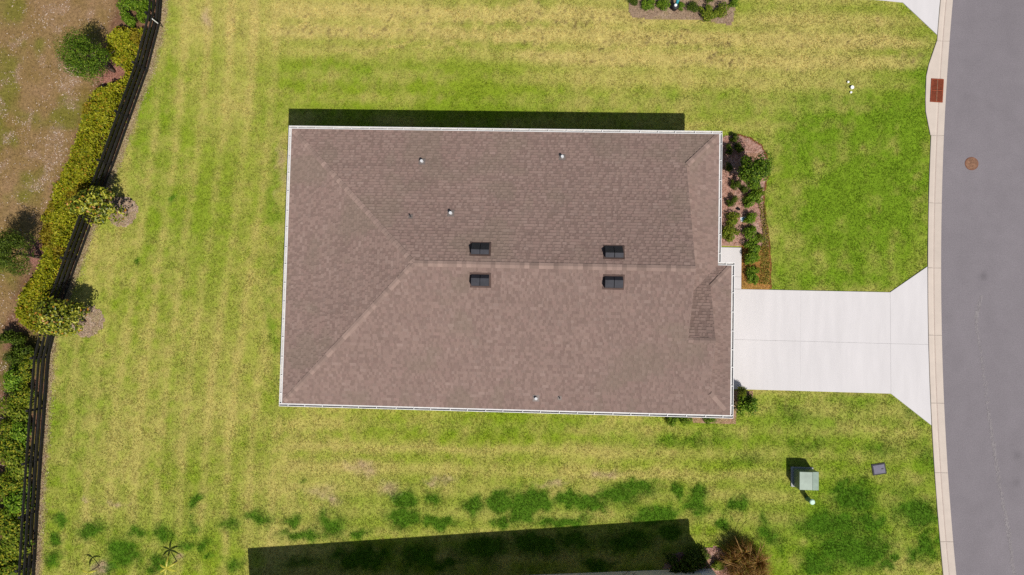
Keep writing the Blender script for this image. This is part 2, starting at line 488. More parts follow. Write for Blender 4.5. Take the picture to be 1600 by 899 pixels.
X0, X1, Y0, Y1, DX = -34.0, 20.0, -19.0, 22.0, 0.11
gx = np.arange(X0, X1 + DX, DX); gy = np.arange(Y0, Y1 + DX, DX)
GX, GY = np.meshgrid(gx, gy)
nx, ny = len(gx), len(gy)
FXX = fence_x(GY)
idx = np.arange(nx * ny).reshape(ny, nx)
quads = np.stack([idx[:-1, :-1], idx[:-1, 1:], idx[1:, 1:], idx[1:, :-1]], -1).reshape(-1, 4)
cxq = (GX[:-1, :-1] + DX / 2).ravel(); cyq = (GY[:-1, :-1] + DX / 2).ravel()
fq = fence_x(cyq)
def sub_mesh(sel, zf, colf, name, mat):
    q = quads[sel]
    used = np.unique(q)
    remap = np.full(nx * ny, -1); remap[used] = np.arange(len(used))
    x = GX.ravel()[used]; y = GY.ravel()[used]
    V = np.stack([x, y, zf(x, y)], -1)
    return np_mesh(name, V, remap[q], mat, cols=colf(x, y), smooth=True)
lawn = sub_mesh((cxq > fq - .12) & (cxq < kl(cyq) + .12), lambda x, y: -.02 + .03 * fbm(x, y, .5, 3, 5), lambda x, y: lawn_col(x, y)[0], 'lawn', M['lawn'])
tag(lawn, 'mown yellow-green lawn with dry stripes and dark green clumps', kind='structure')

SAND = [(145,25,7,10),(87,40,9,10),(25,60,14,7),(80,8,20,10),(105,125,14,22),(110,160,18,14),(5,150,8,20),(30,115,6,14),(90,225,14,30),(50,243,9,8),(42,185,5,14),(8,212,12,12),(75,260,12,20),(10,265,8,10),(65,105,10,8),(60,285,16,12),(5,580,9,16),(12,640,6,16)]
def field_col(x, y):
    px, py = to_px(x, y)
    wx = (fbm(x, y, 1.2, 3, 4) - .5); wy = (fbm(x, y, 1.2, 3, 9) - .5)
    qx = px + wx * 40; qy = py + wy * 40
    f1 = fbm(x, y, 3.5, 4, 41); f2 = fbm(x, y, .8, 3, 42); f3 = fbm(x, y, .22, 2, 43)
    c = mix(alb(140, 116, 64), alb(164, 132, 96), np.clip(.5 + 1.8 * (f1 - .5) + 1.0 * (f2 - .5), 0, 1))
    grn = sstep(.44, .66, fbm(x, y, 1.9, 3, 44))
    c = mix(c, alb(122, 122, 42), grn * .75)
    s = np.zeros(np.shape(x))
    for b in SAND:
        d = np.hypot((qx - b[0]) / b[2], (qy - b[1]) / b[3])
        s = np.maximum(s, 1 - sstep(.4, 1.5, d))
    s = np.clip(s * (.6 + 1.2 * (f3 - .35)), 0, 1)
    c = mix(c, alb(178, 146, 122), np.clip(s * .55, 0, .6))
    fd = fence_x(y) - x
    c = mix(c, mix(alb(112, 78, 58), alb(150, 112, 92), f3), (1 - sstep(2.2, 2.9, fd + 1.0 * wx)) * .9)
    c = mix(c, alb(112, 112, 44), sstep(500, 540, py) * .75 * sstep(.3, .55, f2))
    return c
field = sub_mesh(cxq < fq + .05, lambda x, y: -.03 + .03 * fbm(x, y, .5, 3, 5), field_col, 'dry_field', M['field'])
tag(field, 'parched brown field with pale sandy spots left of the hedge', kind='structure')

# pale sand grains lying open in the field
def sand_density(x, y):
    px, py = to_px(x, y)
    qx = px + (fbm(x, y, 1.2, 3, 4) - .5) * 40; qy = py + (fbm(x, y, 1.2, 3, 9) - .5) * 40
    s = np.zeros(np.shape(x))
    for b in SAND:
        s = np.maximum(s, 1 - sstep(.3, 1.6, np.hypot((qx - b[0]) / b[2], (qy - b[1]) / b[3])))
    return .05 + .9 * s + .35 * sstep(.52, .75, fbm(x, y, .5, 3, 47))
# grass blades, coloured by the ground they grow from
def in_house(x, y):
    return (x > XW + .35) & (x < XG - .4) & (y > YS + .4) & (y < YN - .4)
def paved(x, y):
    d = (x > 8.6) & (x < 17.4) & (y > DRIVE_S - .01) & (y < DRIVE_N + .01)
    fl = inside([(17.3, DRIVE_N), (17.3, DRIVE_S), (19.3, -4.95), (19.3, 2.85)], x, y)
    n = inside(NDRIVE, x, y)
    return d | fl | n | (x > kl(y) - .03)
NDRIVE = [at2(*p) for p in ((1300, -40), (1365, 0), (1410, 4.5), (1463.5, 56), (1470, 0), (1472, -40))]
INLET_L = [at2(*p) for p in ((1463.5, 64), (1447, 112), (1445, 170), (1453.5, 213))]
def tufts(n, name, mat, test, colf, hgt, label):
    x = rng.uniform(-29.5, 20, n); y = rng.uniform(-15.5, 17.5, n)
    k = test(x, y); x, y = x[k], y[k]
    c, dk = colf(x, y)
    n = len(x)
    L = hgt * rng.uniform(.7, 1.4, n) * (1 + .5 * dk)
    cols = c * rng.uniform(.72, 1.36, (n, 1)) * (1 + rng.uniform(-.1, .1, (n, 3)))
    V = []; C = []
    for b in range(2):
        a = rng.uniform(0, 2 * math.pi, n); lean = rng.uniform(.75, 1.3, n)
        bx = x + rng.normal(0, .012, n); by = y + rng.normal(0, .012, n)
        w = rng.uniform(.010, .019, n)
        px_, py_ = -np.sin(a) * w, np.cos(a) * w
        tx = bx + np.cos(a) * np.sin(lean) * L; ty = by + np.sin(a) * np.sin(lean) * L
        tz = np.cos(lean) * L
        V.append(np.stack([np.stack([bx - px_, by - py_, np.full(n, -.012)], -1), np.stack([bx + px_, by + py_, np.full(n, -.012)], -1), np.stack([tx, ty, tz], -1)], 1))
        C.append(np.repeat(cols, 3, 0))
    V = np.concatenate(V).reshape(-1, 3)
    C = np.concatenate(C)
    o = np_mesh(name, V, np.arange(len(V)).reshape(-1, 3), mat, cols=C)
    return tag(o, label, kind='stuff')
def lawn_ok(x, y):
    ok = (x > fence_x(y) + .12) & ~in_house(x, y) & ~paved(x, y)
    for b in (BED, BED2, BEDN, BEDS):
        ok &= ~inside(b, x, y)
    for c, r in RINGS:
        ok &= np.hypot(x - c[0], y - c[1]) > r * .93
    ok &= ~inside(INLET_L + [(22, -1e-3), (22, 20)], x, y) | (x < 18.6)
    return ok & (rng.random(len(x)) < .35 + .65 * sstep(.05, .5, x - fence_x(y)))
tufts(560000, 'grass', M['blade'], lawn_ok, lawn_col, .056, 'short blades of the mown lawn')
tufts(60000, 'dry_grass', M['blade'], lambda x, y: (x < fence_x(y) - 2.0) & (rng.random(len(x)) < .9), lambda x, y: (field_col(x, y), np.zeros(len(x))), .05, 'sparse brown grass of the dry field')

# ------------------------------------------------------------------ road, kerb, drives
ys = np.concatenate([np.arange(-34, -15, 1.0), np.arange(-15, 18, .15), np.arange(18, 34.1, 1.0)])
us = np.concatenate([[0], np.linspace(.12, 7.4, 60)])
SEAM = [at2(*p) for p in ((1534, 462), (1527, 490), (1525, 505), (1532, 550), (1539, 600), (1547, 660), (1556, 720), (1565, 775), (1576, 830), (1584, 899), (1592, 960))]
RX = kr(ys)[:, None] + us[None, :]
RY = np.repeat(ys[:, None], len(us), 1)
fine_n = (len(ys), len(us))
ri = np.arange(RX.size).reshape(fine_n)
rq = np.stack([ri[:-1, :-1], ri[:-1, 1:], ri[1:, 1:], ri[1:, :-1]], -1).reshape(-1, 4)
rc = np.repeat(alb(140, 133, 137)[None], RX.size, 0) * (.93 + .14 * fbm(RX.ravel() * 1.5, RY.ravel() * .4, 1.5, 3, 61))[:, None]
for _x, _y, _r, _k in ((1537, 432, .16, .72), (1589, 712, .22, .8), (1588, 754, .2, .82), (1512, 150, .3, .92), (1560, 300, .5, .94), (1545, 820, .25, .88)):
    _q = at2(_x, _y)
    rc = rc * (1 - (1 - _k) * np.exp(-((RX.ravel() - _q[0]) ** 2 + (RY.ravel() - _q[1]) ** 2) / _r ** 2))[:, None]
road = np_mesh('road', np.stack([RX.ravel(), RY.ravel(), np.full(RX.size, .004)], -1), rq, M['asphalt'], cols=rc, smooth=True)
tag(road, 'grey asphalt road curving past the driveway', kind='structure')
# scuffed pale line worn into the asphalt
sv, sf, sc_ = [], [], []
P = np.array(SEAM)
t = np.linspace(0, len(P) - 1, 150)
sx = np.interp(t, np.arange(len(P)), P[:, 0]); sy = np.interp(t, np.arange(len(P)), P[:, 1])
rs = np.random.default_rng(3)
m_ = MB()
for k in range(2600):
    i = rs.integers(0, 149); a = rs.random()
    x = sx[i] * (1 - a) + sx[i + 1] * a + rs.normal(0, .05); y = sy[i] * (1 - a) + sy[i + 1] * a
    r = rs.uniform(.012, .036); n = 5; ph = rs.random() * 6
    if rs.random() < .35 + .4 * (y > -4): continue
    m_.poly([(x + r * math.cos(ph + j * 6.283 / n) * rs.uniform(.6, 1), y + 1.6 * r * math.sin(ph + j * 6.283 / n), .0075 + k * 1e-6) for j in range(n)])
M['scuff'] = surf('scuffed_asphalt', alb(153, 146, 147), .9, (3, .9, 1.1), None, spec=.2)
tag(m_.build('scuff_line', M['scuff'], road), kind='stuff')

kerb = empty('kerb', (19.3, 0, 0))
tag(kerb, 'pale concrete gutter kerb along the road', kind='structure')
JP = [-160, -42, 64.5, 212, 317.5, 419, 524, 630, 738.6, 846, 955, 1070]
JY = [at(1462, p)[1] for p in JP]
gb = MB()
for a, b in zip(JY[:-1], JY[1:]):
    n = 6
    for i in range(n):
        y0 = a + (b - a) * i / n; y1 = a + (b - a) * (i + 1) / n
        gb.poly([(kl(y0) - .03, y0, -.015), (kl(y1) - .03, y1, -.015), (kr(y1) + .01, y1, -.015), (kr(y0) + .01, y0, -.015)][::-1])
gb.build('kerb_bed', M['joint'], kerb)
def kerb_seg(y0, y1, left=None, name='kerb_slab'):
    mb = MB(); n = 8
    rows = []
    for i in range(n + 1):
        y = y0 + (y1 - y0) * i / n
        l = kl(y) if left is None else left(y)
        r = kr(y); w = kr(y) - kl(y)
        base = kl(y)
        prof = [(l, -.05), (l, .038), (l + .02, .045), (base + .30 * w, .028), (base + .46 * w, -.004), (base + .50 * w, -.004), (base + .56 * w, .0), (r - .005, .012), (r - .005, -.05)]
        rows.append([(x, y, z) for x, z in prof])
    for i in range(n):
        for j in range(len(rows[0]) - 1):
            mb.poly([rows[i][j], rows[i + 1][j], rows[i + 1][j + 1], rows[i][j + 1]][::-1] if y1 > y0 else [rows[i][j], rows[i + 1][j], rows[i + 1][j + 1], rows[i][j + 1]])
    for row in (rows[0], rows[-1]):
        mb.poly(row)
    o = mb.build(name, M['kerbc'], kerb)
    v = MB()
    for i in range(n):
        q = []
        for y in (y0 + (y1 - y0) * i / n, y0 + (y1 - y0) * (i + 1) / n):
            w = kr(y) - kl(y); q.append([(kl(y) + .455 * w, y, .001), (kl(y) + .51 * w, y, .001)])
        v.poly([q[0][0], q[0][1], q[1][1], q[1][0]])
    v.build('valley_stain', M['gutterdirt'], o)
    return o
il = np.array(INLET_L)
for i, (a, b) in enumerate(zip(JY[:-1], JY[1:])):
    lf = None
    if JP[i] == 64.5:
        lf = lambda y: float(np.interp(y, il[::-1, 1], il[::-1, 0]))
    kerb_seg(a - .008, b + .008, lf)

# storm drain grate set in the kerb
gc = [np.array(at(*p)) for p in ((1455, 123.5), (1473, 124.5), (1471, 161), (1453, 160))]
gcen = np.mean(gc, 0)
gr = empty('storm_drain_grate', (gcen[0], gcen[1], .035))
tag(gr, 'rusty red storm drain grate set in the pale kerb', 'drain')
ang = math.atan2(gc[0][1] - gc[3][1], gc[0][0] - gc[3][0]) - math.pi / 2
gw = np.linalg.norm(gc[1] - gc[0]); gl = np.linalg.norm(gc[3] - gc[0])
gr.rotation_euler.z = ang
mb = MB(); mb.box(-gw / 2, gw / 2, -gl / 2, gl / 2, .012, .018); mb.build('pit', M['rustdark'], gr, local=True)
mb = MB()
for s in (-1, 1):
    mb.box(s * (gw / 2) - .02, s * (gw / 2) + .02, -gl / 2, gl / 2, .014, .034)
    mb.box(-gw / 2 + .02, gw / 2 - .02, s * (gl / 2 - .02) - .02, s * (gl / 2 - .02) + .02, .014, .033)
mb.build('frame', M['rust'], gr, local=True)
mb = MB(); mb.box(-.016, .016, -gl / 2 + .04, gl / 2 - .04, .02, .036); mb.build('centre_rib', M['rustpale'], gr, local=True)
mb = MB(); mb.box(-gw / 2 + .02, gw / 2 - .02, -.028, .028, .02, .034); mb.build('cross_rib', M['rust'], gr, local=True)
barm = None
nb = 22
for k in range(nb):
    y = -gl / 2 + .06 + (gl - .12) * k / (nb - 1)
    if abs(y) < .04: continue
    if barm is None:
        mb = MB(); mb.box(-gw / 2 + .02, gw / 2 - .02, -.013, .013, .016, .031)
        o = mb.build('bar', M['rust'], gr, local=True); barm = o.data
    else:
        o = link('bar', barm, gr)
    o.location = (0, y, 0)

M['manring'] = surf('manhole_ring', alb(140, 96, 76), .85, (8, .75, 1.25), (60, .8, 1.2), spec=.2)
# manhole cover in the road
mc = at(1518, 256)
mh = empty('manhole_cover', (mc[0], mc[1], .004))
tag(mh, 'round rusty manhole cover in the asphalt road', 'manhole')
mb = MB(); R0 = .325
circ = lambda r, n=40: [(r * math.cos(2 * math.pi * k / n), r * math.sin(2 * math.pi * k / n)) for k in range(n)]
mb.prism(circ(R0), 0, .012); mb.build('frame_ring', M['manring'], mh, local=True)
mb = MB(); mb.prism(circ(R0 - .04), .006, .018); mb.build('lid', M['rustpale'], mh, local=True)
mb = MB()
rs = np.random.default_rng(8)
for rr, nn in ((.07, 6), (.13, 12), (.19, 18), (.245, 24)):
    for k in range(nn):
        a = 2 * math.pi * k / nn
        Mx = Matrix.Translation((rr * math.cos(a), rr * math.sin(a), 0)) @ Matrix.Rotation(a, 4, 'Z')
        mb.box(-.014, .014, -.011, .011, .014, .023, Mx)
tag(mb.build('stud_pattern', M['rustpale'], mh, local=True), kind='stuff')

# driveway slabs
drv = empty('driveway', (13, -1, 0))
tag(drv, 'white concrete driveway from the garage to the road', kind='structure')
mb = MB(); mb.poly([(9.3, DRIVE_S + .02, .008), (17.3, DRIVE_S + .02, .008), (19.2, -4.83, .008), (19.1, 2.74, .008), (17.3, DRIVE_N - .02, .008), (9.3, DRIVE_N - .02, .008)])
mb.build('driveway_bed', M['joint'], drv)
jy = -.98; G = .003
slabs = [[(8.3, jy + G), (13.0, jy + G - .01), (13.0, DRIVE_N), (8.3, DRIVE_N)], [(8.3, DRIVE_S), (13.0, DRIVE_S - .01), (13.0, jy - G - .01), (8.3, jy - G)],
         [(13.0012, jy + G - .01), (17.32, jy + G - .03), (17.3, DRIVE_N), (13.0012, DRIVE_N)], [(13.0012, DRIVE_S - .01), (17.34, DRIVE_S - .03), (17.32, jy - G - .03), (13.0012, jy - G - .01)],
         [(17.326, jy + G - .03), (kl(jy) - .03, jy + G - .03), (kl(1) - .03, 1.0), (kl(2.78) - .03, 2.78), (17.306, DRIVE_N)], [(17.346, DRIVE_S - .03), (kl(-4.9) - .03, -4.9), (kl(-3) - .03, -3.0), (kl(jy) - .03, jy - G - .03), (17.326, jy - G - .03)]]
for s in slabs:
    mb = MB(); mb.prism(s, -.05, .04, .002); mb.build('slab', M['concrete'], drv)
ndv = empty('neighbour_driveway', (18, 16, 0))
tag(ndv, 'corner of the neighbouring white concrete driveway', kind='structure')
mb = MB(); mb.prism([at2(1463.5, 55), (kl(15.6) - .03, 15.6), (kl(18) - .03, 18), (kl(22) - .03, 22), (9, 22), (9, at2(1365, -2)[1]), at2(1365, 0), at2(1410, 4.5)], -.05, .04, .005)
mb.build('slab', M['concrete'], ndv)
wk = empty('walkway', (9, 2, 0))
tag(wk, 'white concrete entry walk between the mulch bed and the garage', kind='structure')
wx1 = at2(1158, 420)[0]; wy1 = at2(1140, 387)[1]; wxi = at2(1147, 430)[0]
mb = MB(); mb.prism([(7.3, 2.1), (wx1, 2.1), (wx1, wy1), (7.3, wy1)], -.05, .046, .005); mb.build('slab', M['concrete'], wk)
mb = MB(); mb.prism([(8.5, DRIVE_N + .012), (wx1, DRIVE_N + .012), (wx1, 2.092), (8.5, 2.092)], -.05, .046, .005); mb.build('slab', M['concrete'], wk)

# ------------------------------------------------------------------ the house
house = empty('house', ((XW + XE) / 2, (YN + YS) / 2, 0))
tag(house, 'brown shingled hip-roof house with white gutters seen from above', 'house')
GI = .14                                              # gutter width beyond the shingles
xw, xe, xg_, yn, ys_, yc = XW + GI, XE - GI, XG - GI, YN - GI, YS + GI, YC - GI
ZR0 = ZE - .01
W2 = (yn - ys_) / 2; ym = (yn + ys_) / 2; zr = ZR0 + W2 * PITCH
XR = 6.60; RUN = xe - XR                              # main gable
XRG = 7.78; RUNG = xg_ - XRG                          # garage gable
wgar = (yc - ys_) / 2; ygar = (yc + ys_) / 2; zgar = ZR0 + wgar * PITCH
IN = .22
N_ = lambda x, y: ZR0 + (yn - y) * PITCH
S_ = lambda x, y: ZR0 + (y - ys_) * PITCH
W_ = lambda x, y: ZR0 + (x - xw) * PITCH
E_ = lambda x, y: ZR0 + (xe - x) * PITCH
GN_ = lambda x, y: ZR0 + (yc - y) * PITCH
GE_ = lambda x, y: ZR0 + (xg_ - x) * PITCH
FACES = [
 (N_, 'x', -1, [[(xw, yn), (xw + W2, ym), (XR, ym), (XR, yn)], [(XR, yn), (XR, yn - RUN), (xe, yn)]]),
 (S_, 'x', 1, [[(xw, ys_), (XR, ys_), (XR, ym), (xw + W2, ym)], [(XR, ys_), (XRG, ys_), (XRG, ygar), (XR, ygar)], [(XRG, ys_), (xg_, ys_), (XRG, ys_ + RUNG)]]),
 (W_, 'y', 1, [[(xw, yn), (xw, ys_), (xw + W2, ym)]]),
 (E_, 'y', -1, [[(xe, yc), (xe, yn), (XR - IN, yn - RUN - IN), (XR - IN, yc - RUN - IN)]]),
 (GN_, 'x', -1, [[(XRG, yc - (xe - XRG)), (XR - IN, yc - RUN - IN), (XR - IN, ygar), (XRG, ygar)], [(xe, yc), (XRG, yc - (xe - XRG)), (XRG, yc - RUNG), (xg_, yc)]]),
 (GE_, 'y', -1, [[(xg_, ys_), (xg_, yc), (XRG - IN, yc - RUNG - IN), (XRG - IN, ys_ + RUNG + IN)]]),
]
def clip_poly(sub, clip):
    out = sub
    n = len(clip)
    area = sum(clip[i][0] * clip[(i + 1) % n][1] - clip[(i + 1) % n][0] * clip[i][1] for i in range(n))
    sg = 1 if area > 0 else -1
    for i in range(n):
        ax, ay = clip[i]; bx, by = clip[(i + 1) % n]
        d = lambda p: sg * ((bx - ax) * (p[1] - ay) - (by - ay) * (p[0] - ax))
        inp = out; out = []
        if not inp: break
        for j in range(len(inp)):
            p, q = inp[j], inp[(j + 1) % len(inp)]
            dp, dq = d(p), d(q)
            if dp >= 0: out.append(p)
            if (dp >= 0) != (dq >= 0):
                t = dp / (dp - dq)
                out.append((p[0] + (q[0] - p[0]) * t, p[1] + (q[1] - p[1]) * t))
    return out

deck = MB()
for zf, ax, sg, pieces in FACES:
    for pc in pieces:
        deck.poly([(x, y, zf(x, y) - .012) for x, y in pc])
roof = deck.build('roof', M['deck'], house)
shg = MB()
rs = np.random.default_rng(21)
EXPOSE = .143 / math.sqrt(1 + PITCH ** 2)
SH = [alb(*c) for c in ((158, 134, 124), (154, 129, 120), (163, 139, 129), (156, 132, 121), (169, 146, 136), (159, 132, 123))]
SH = [c * .55 + np.mean(SH, 0) * .45 for c in SH]
SHP = [.3, .2, .2, .15, .07, .08]
for fi, (zf, ax, sg, pieces) in enumerate(FACES):
    allp = np.array([p for pc in pieces for p in pc])
    lo, hi = allp.min(0), allp.max(0)
    if ax == 'x': u0, u1, v0, v1 = lo[0], hi[0], lo[1], hi[1]
    else: u0, u1, v0, v1 = lo[1], hi[1], lo[0], hi[0]
    nr = int((v1 - v0) / EXPOSE) + 1
    for r in range(nr):
        # v measured from the eave upslope
        a = r * EXPOSE; b = (r + 1) * EXPOSE + .012
        va, vb = (v0 + a, v0 + b) if sg == 1 else (v1 - a, v1 - b)
        u = u0 - rs.random() * .3
        rowk = rs.uniform(.97, 1.03); hi_t = rs.random() < .5
        while u < u1:
            hi_t = (not hi_t) if rs.random() < .78 else hi_t
            w = rs.choice([.09, .12, .16, .2, .27]) * rs.uniform(.9, 1.1) if hi_t else rs.choice([.06, .09, .13, .19]) * rs.uniform(.9, 1.1)
            thick = .02 if hi_t else .008
            col = SH[rs.choice(6, p=SHP)] * rs.uniform(.97, 1.03) * rowk * (1.07 if hi_t else .90)
            ua, ub = u + .001, u + w - .001
            u += w
            rect = [(ua, va), (ub, va), (ub, vb), (ua, vb)]
            if ax == 'y': rect = [(q, p) for p, q in rect]
            mid = np.mean(rect, 0)
            k = .97 + .06 * float(fbm(mid[0], mid[1], 2.6, 3, 71))
            dirt = float(sstep(.56, .72, fbm(mid[0], mid[1], 1.7, 3, 77)))
            col = (col * (1 - .35 * dirt) + alb(146, 132, 115) * .35 * dirt) * k
            for pc in pieces:
                pl = clip_poly(rect, pc)
                if len(pl) < 3: continue
                top = []
                for x, y in pl:
                    vv = y if ax == 'x' else x
                    f = (vv - va) / (vb - va)
                    top.append((x, y, zf(x, y) + thick * (1 - f) + .002 * f))
                ar = sum(pl[i][0] * pl[(i + 1) % len(pl)][1] - pl[(i + 1) % len(pl)][0] * pl[i][1] for i in range(len(pl)))
                if ar < 0: top = top[::-1]; pl = pl[::-1]
                shg.poly(top, col)
                for i in range(len(top)):
                    j = (i + 1) % len(top)
                    vi = (top[i][1] if ax == 'x' else top[i][0]); vj = (top[j][1] if ax == 'x' else top[j][0])
                    if abs(vi - va) < 1e-6 and abs(vj - va) < 1e-6 or (abs(vi - vj) > .05 and thick > .01):
                        p, q = top[i], top[j]
                        shg.poly([(p[0], p[1], zf(p[0], p[1]) - .004), (q[0], q[1], zf(q[0], q[1]) - .004), q, p], col * .9)
for _m in ('shingle', 'cap'):
    M[_m].node_tree.nodes['Principled BSDF'].inputs['Diffuse Roughness'].default_value = .6
tag(shg.build('shingles', M['shingle'], roof, cols=True), kind='stuff')

# cap shingles along every ridge and hip
def cap_line(p0, p1, n1, n2, wid=.125, step=.20):
    """n1, n2: horizontal directions of the two wings' downhill side as unit (x, y) plus fall per metre"""
    p0 = Vector(p0); p1 = Vector(p1)
    d = (p1 - p0); L = d.length; d.normalize()
    wings = []
    for nrm in (n1, n2):
        n = Vector(nrm).normalized()
        w = n.cross(d).normalized()
        wings.append((w, n))
    if wings[0][0].dot(wings[1][0]) > 0:
        wings[1] = (-wings[1][0], wings[1][1])
    # both wings fall away from the line
    ws = []
    for w, n in wings:
        ws.append(w)
    if ws[0].z > 0 and abs(ws[0].z) > 1e-4: ws[0] = -ws[0]
    if ws[1].z > 0 and abs(ws[1].z) > 1e-4: ws[1] = -ws[1]
    ln = step * 1.12
    mb = MB()
    up = Vector((0, 0, 1))
    for z0, z1 in ((.018, .032),):
        a0 = up * z1; a1 = d * ln + up * z0
        for i, w in enumerate(ws):
            q = [a0, a0 + w * wid, a1 + w * wid, a1]
            if (q[1] - q[0]).cross(q[3] - q[0]).z < 0: q = q[::-1]
            mb.poly(q)
            e = [a0 + w * wid, a1 + w * wid]
            mb.poly([e[0], e[1], e[1] - up * .018, e[0] - up * .025])
            mb.poly([a0, a0 + w * wid, a0 + w * wid - up * .025, a0 - up * .025])
    me = None
    n = max(1, int(L / step))
    for k in range(n):
        if me is None:
            o = mb.build('ridge_cap', M['cap'], roof, local=True); me = o.data
        else:
            o = link('ridge_cap', me, roof)
        q = p0 + d * (L * k / n)
        o.location = tuple(np.array(q) - WLOC['house'])
nN = (0, PITCH, 1); nS = (0, -PITCH, 1); nW = (-PITCH, 0, 1); nE = (PITCH, 0, 1)
cap_line((xw + .1, yn - .1, ZR0 + .1 * PITCH), (xw + W2, ym, zr), nN, nW)
cap_line((xw + .1, ys_ + .1, ZR0 + .1 * PITCH), (xw + W2, ym, zr), nS, nW)
cap_line((XR, ym, zr), (xw + W2, ym, zr), nN, nS, .14)
cap_line((xe - .1, yn - .1, ZR0 + .1 * PITCH), (XR + .05, yn - RUN + .05, ZR0 + RUN * PITCH), nN, nE)
cap_line((xg_ - .1, yc - .1, ZR0 + .1 * PITCH), (XRG + .05, yc - RUNG + .05, ZR0 + RUNG * PITCH), nN, nE)
cap_line((xg_ - .1, ys_ + .1, ZR0 + .1 * PITCH), (XRG + .05, ys_ + RUNG - .05, ZR0 + RUNG * PITCH), nS, nE, .1)
cap_line((XRG, ygar, zgar), (XR, ygar, zgar), nN, nS)

# gable triangles and rake trim
for x, ya, yb, yt, z0, zt in ((XR - .16, yn - RUN - .1, ygar + .02, ym, ZR0 + RUN * PITCH, zr), (XRG - .16, yc - RUNG - .1, ys_ + RUNG + .1, ygar, ZR0 + RUNG * PITCH, zgar)):
    mb = MB()
    zb = z0 + .02
    ylo = yb if x > 7 else ys_ + (zb - ZR0) / PITCH
    for dx in (0, -.04):
        mb.poly([(x + dx, ylo, zb), (x + dx, ya, zb), (x + dx, yt, zt - .03)])
    mb.build('gable_wall', M['stucco2'], house)
rk = MB()
def rake(x, ya, za, yb, zb):
    rk.poly([(x + .004, ya, za - .12), (x + .004, yb, zb - .12), (x + .004, yb, zb + .006), (x + .004, ya, za + .006)])
    rk.poly([(x + .004, ya, za + .006), (x + .004, yb, zb + .006), (x - .03, yb, zb + .006), (x - .03, ya, za + .006)])
rake(XR, yn - RUN, ZR0 + RUN * PITCH, ym, zr); rake(XR, ym, zr, ygar, zgar)
rake(XRG, yc - RUNG, ZR0 + RUNG * PITCH, ygar, zgar); rake(XRG, ygar, zgar, ys_ + RUNG, ZR0 + RUNG * PITCH)
M['raket'] = surf('rake_trim', alb(150, 128, 118), .8, (3, .9, 1.1), None, spec=.2)
rk.build('rake_trim', M['raket'], house)

# walls, soffit, openings
wl = [(XW + .45, YS + .45), (XG - .45, YS + .45), (XG - .45, YC - .45), (XE - .45, YC - .45), (XE - .45, YN - .45), (XW + .45, YN - .45)]
mb = MB(); mb.prism(wl, -.05, 2.70); mb.build('wall', M['stucco'], house)
ev = [(XW + .1, YS + .1), (XG - .1, YS + .1), (XG - .1, YC - .1), (XE - .1, YC - .1), (XE - .1, YN - .1), (XW + .1, YN - .1)]
mb = MB(); mb.prism(ev, 2.70, 2.745); mb.build('soffit', M['white'], house)
def window(x, y, ax, w=1.2, h=1.3, z0=.95):
    wd = empty('window', (x, y, z0), house)
    fr = MB(); t = .07
    def bx(u0, u1, a, b, d0, d1, m):
        if ax in 'NS':
            s = 1 if ax == 'N' else -1
            m.box(u0, u1, min(s * d0, s * d1), max(s * d0, s * d1), a, b)
        else:
            s = 1 if ax == 'E' else -1
            m.box(min(s * d0, s * d1), max(s * d0, s * d1), u0, u1, a, b)
    bx(-w / 2, -w / 2 + t, 0, h, -.02, .04, fr); bx(w / 2 - t, w / 2, 0, h, -.02, .04, fr)
    bx(-w / 2 + t, w / 2 - t, 0, t, -.02, .039, fr); bx(-w / 2 + t, w / 2 - t, h - t, h, -.02, .039, fr); bx(-w / 2 + t, w / 2 - t, h / 2 - .025, h / 2 + .025, -.02, .037, fr)
    fr.build('frame', M['white'], wd, local=True)
    for a, b in ((t, h / 2 - .025), (h / 2 + .025, h - t)):
        p = MB(); bx(-w / 2 + t, w / 2 - t, a, b, -.015, .012, p); p.build('pane', M['glass'], wd, local=True)
for x in (-8.5, -4.0, 1.5, 5.5):
    window(x, YN - .45, 'N'); 
for x in (-8.0, -3.5, 1.0): window(x, YS + .45, 'S')
for y in (5.8, -1.5): window(XW + .45, y, 'W')
window(XE - .45, 5.6, 'E', 1.8, 1.5, .8)
gd = empty('garage_door', (XG - .45, -1.0, 0), house)
for k in range(4):
    mb = MB(); mb.box(-.02, .045, -2.4, 2.4, .05 + k * .54, .05 + k * .54 + .53); mb.build('panel', M['door'], gd, local=True)
fd_ = empty('front_door', (XE - .45, 3.2, 0), house)
mb = MB(); mb.box(-.02, .04, -.5, .5, .05, 2.15); mb.build('door_leaf', M['door'], fd_, local=True)
mb = MB(); mb.box(.04, .09, .36, .42, .95, 1.05); mb.build('handle', M['black'], fd_, local=True)

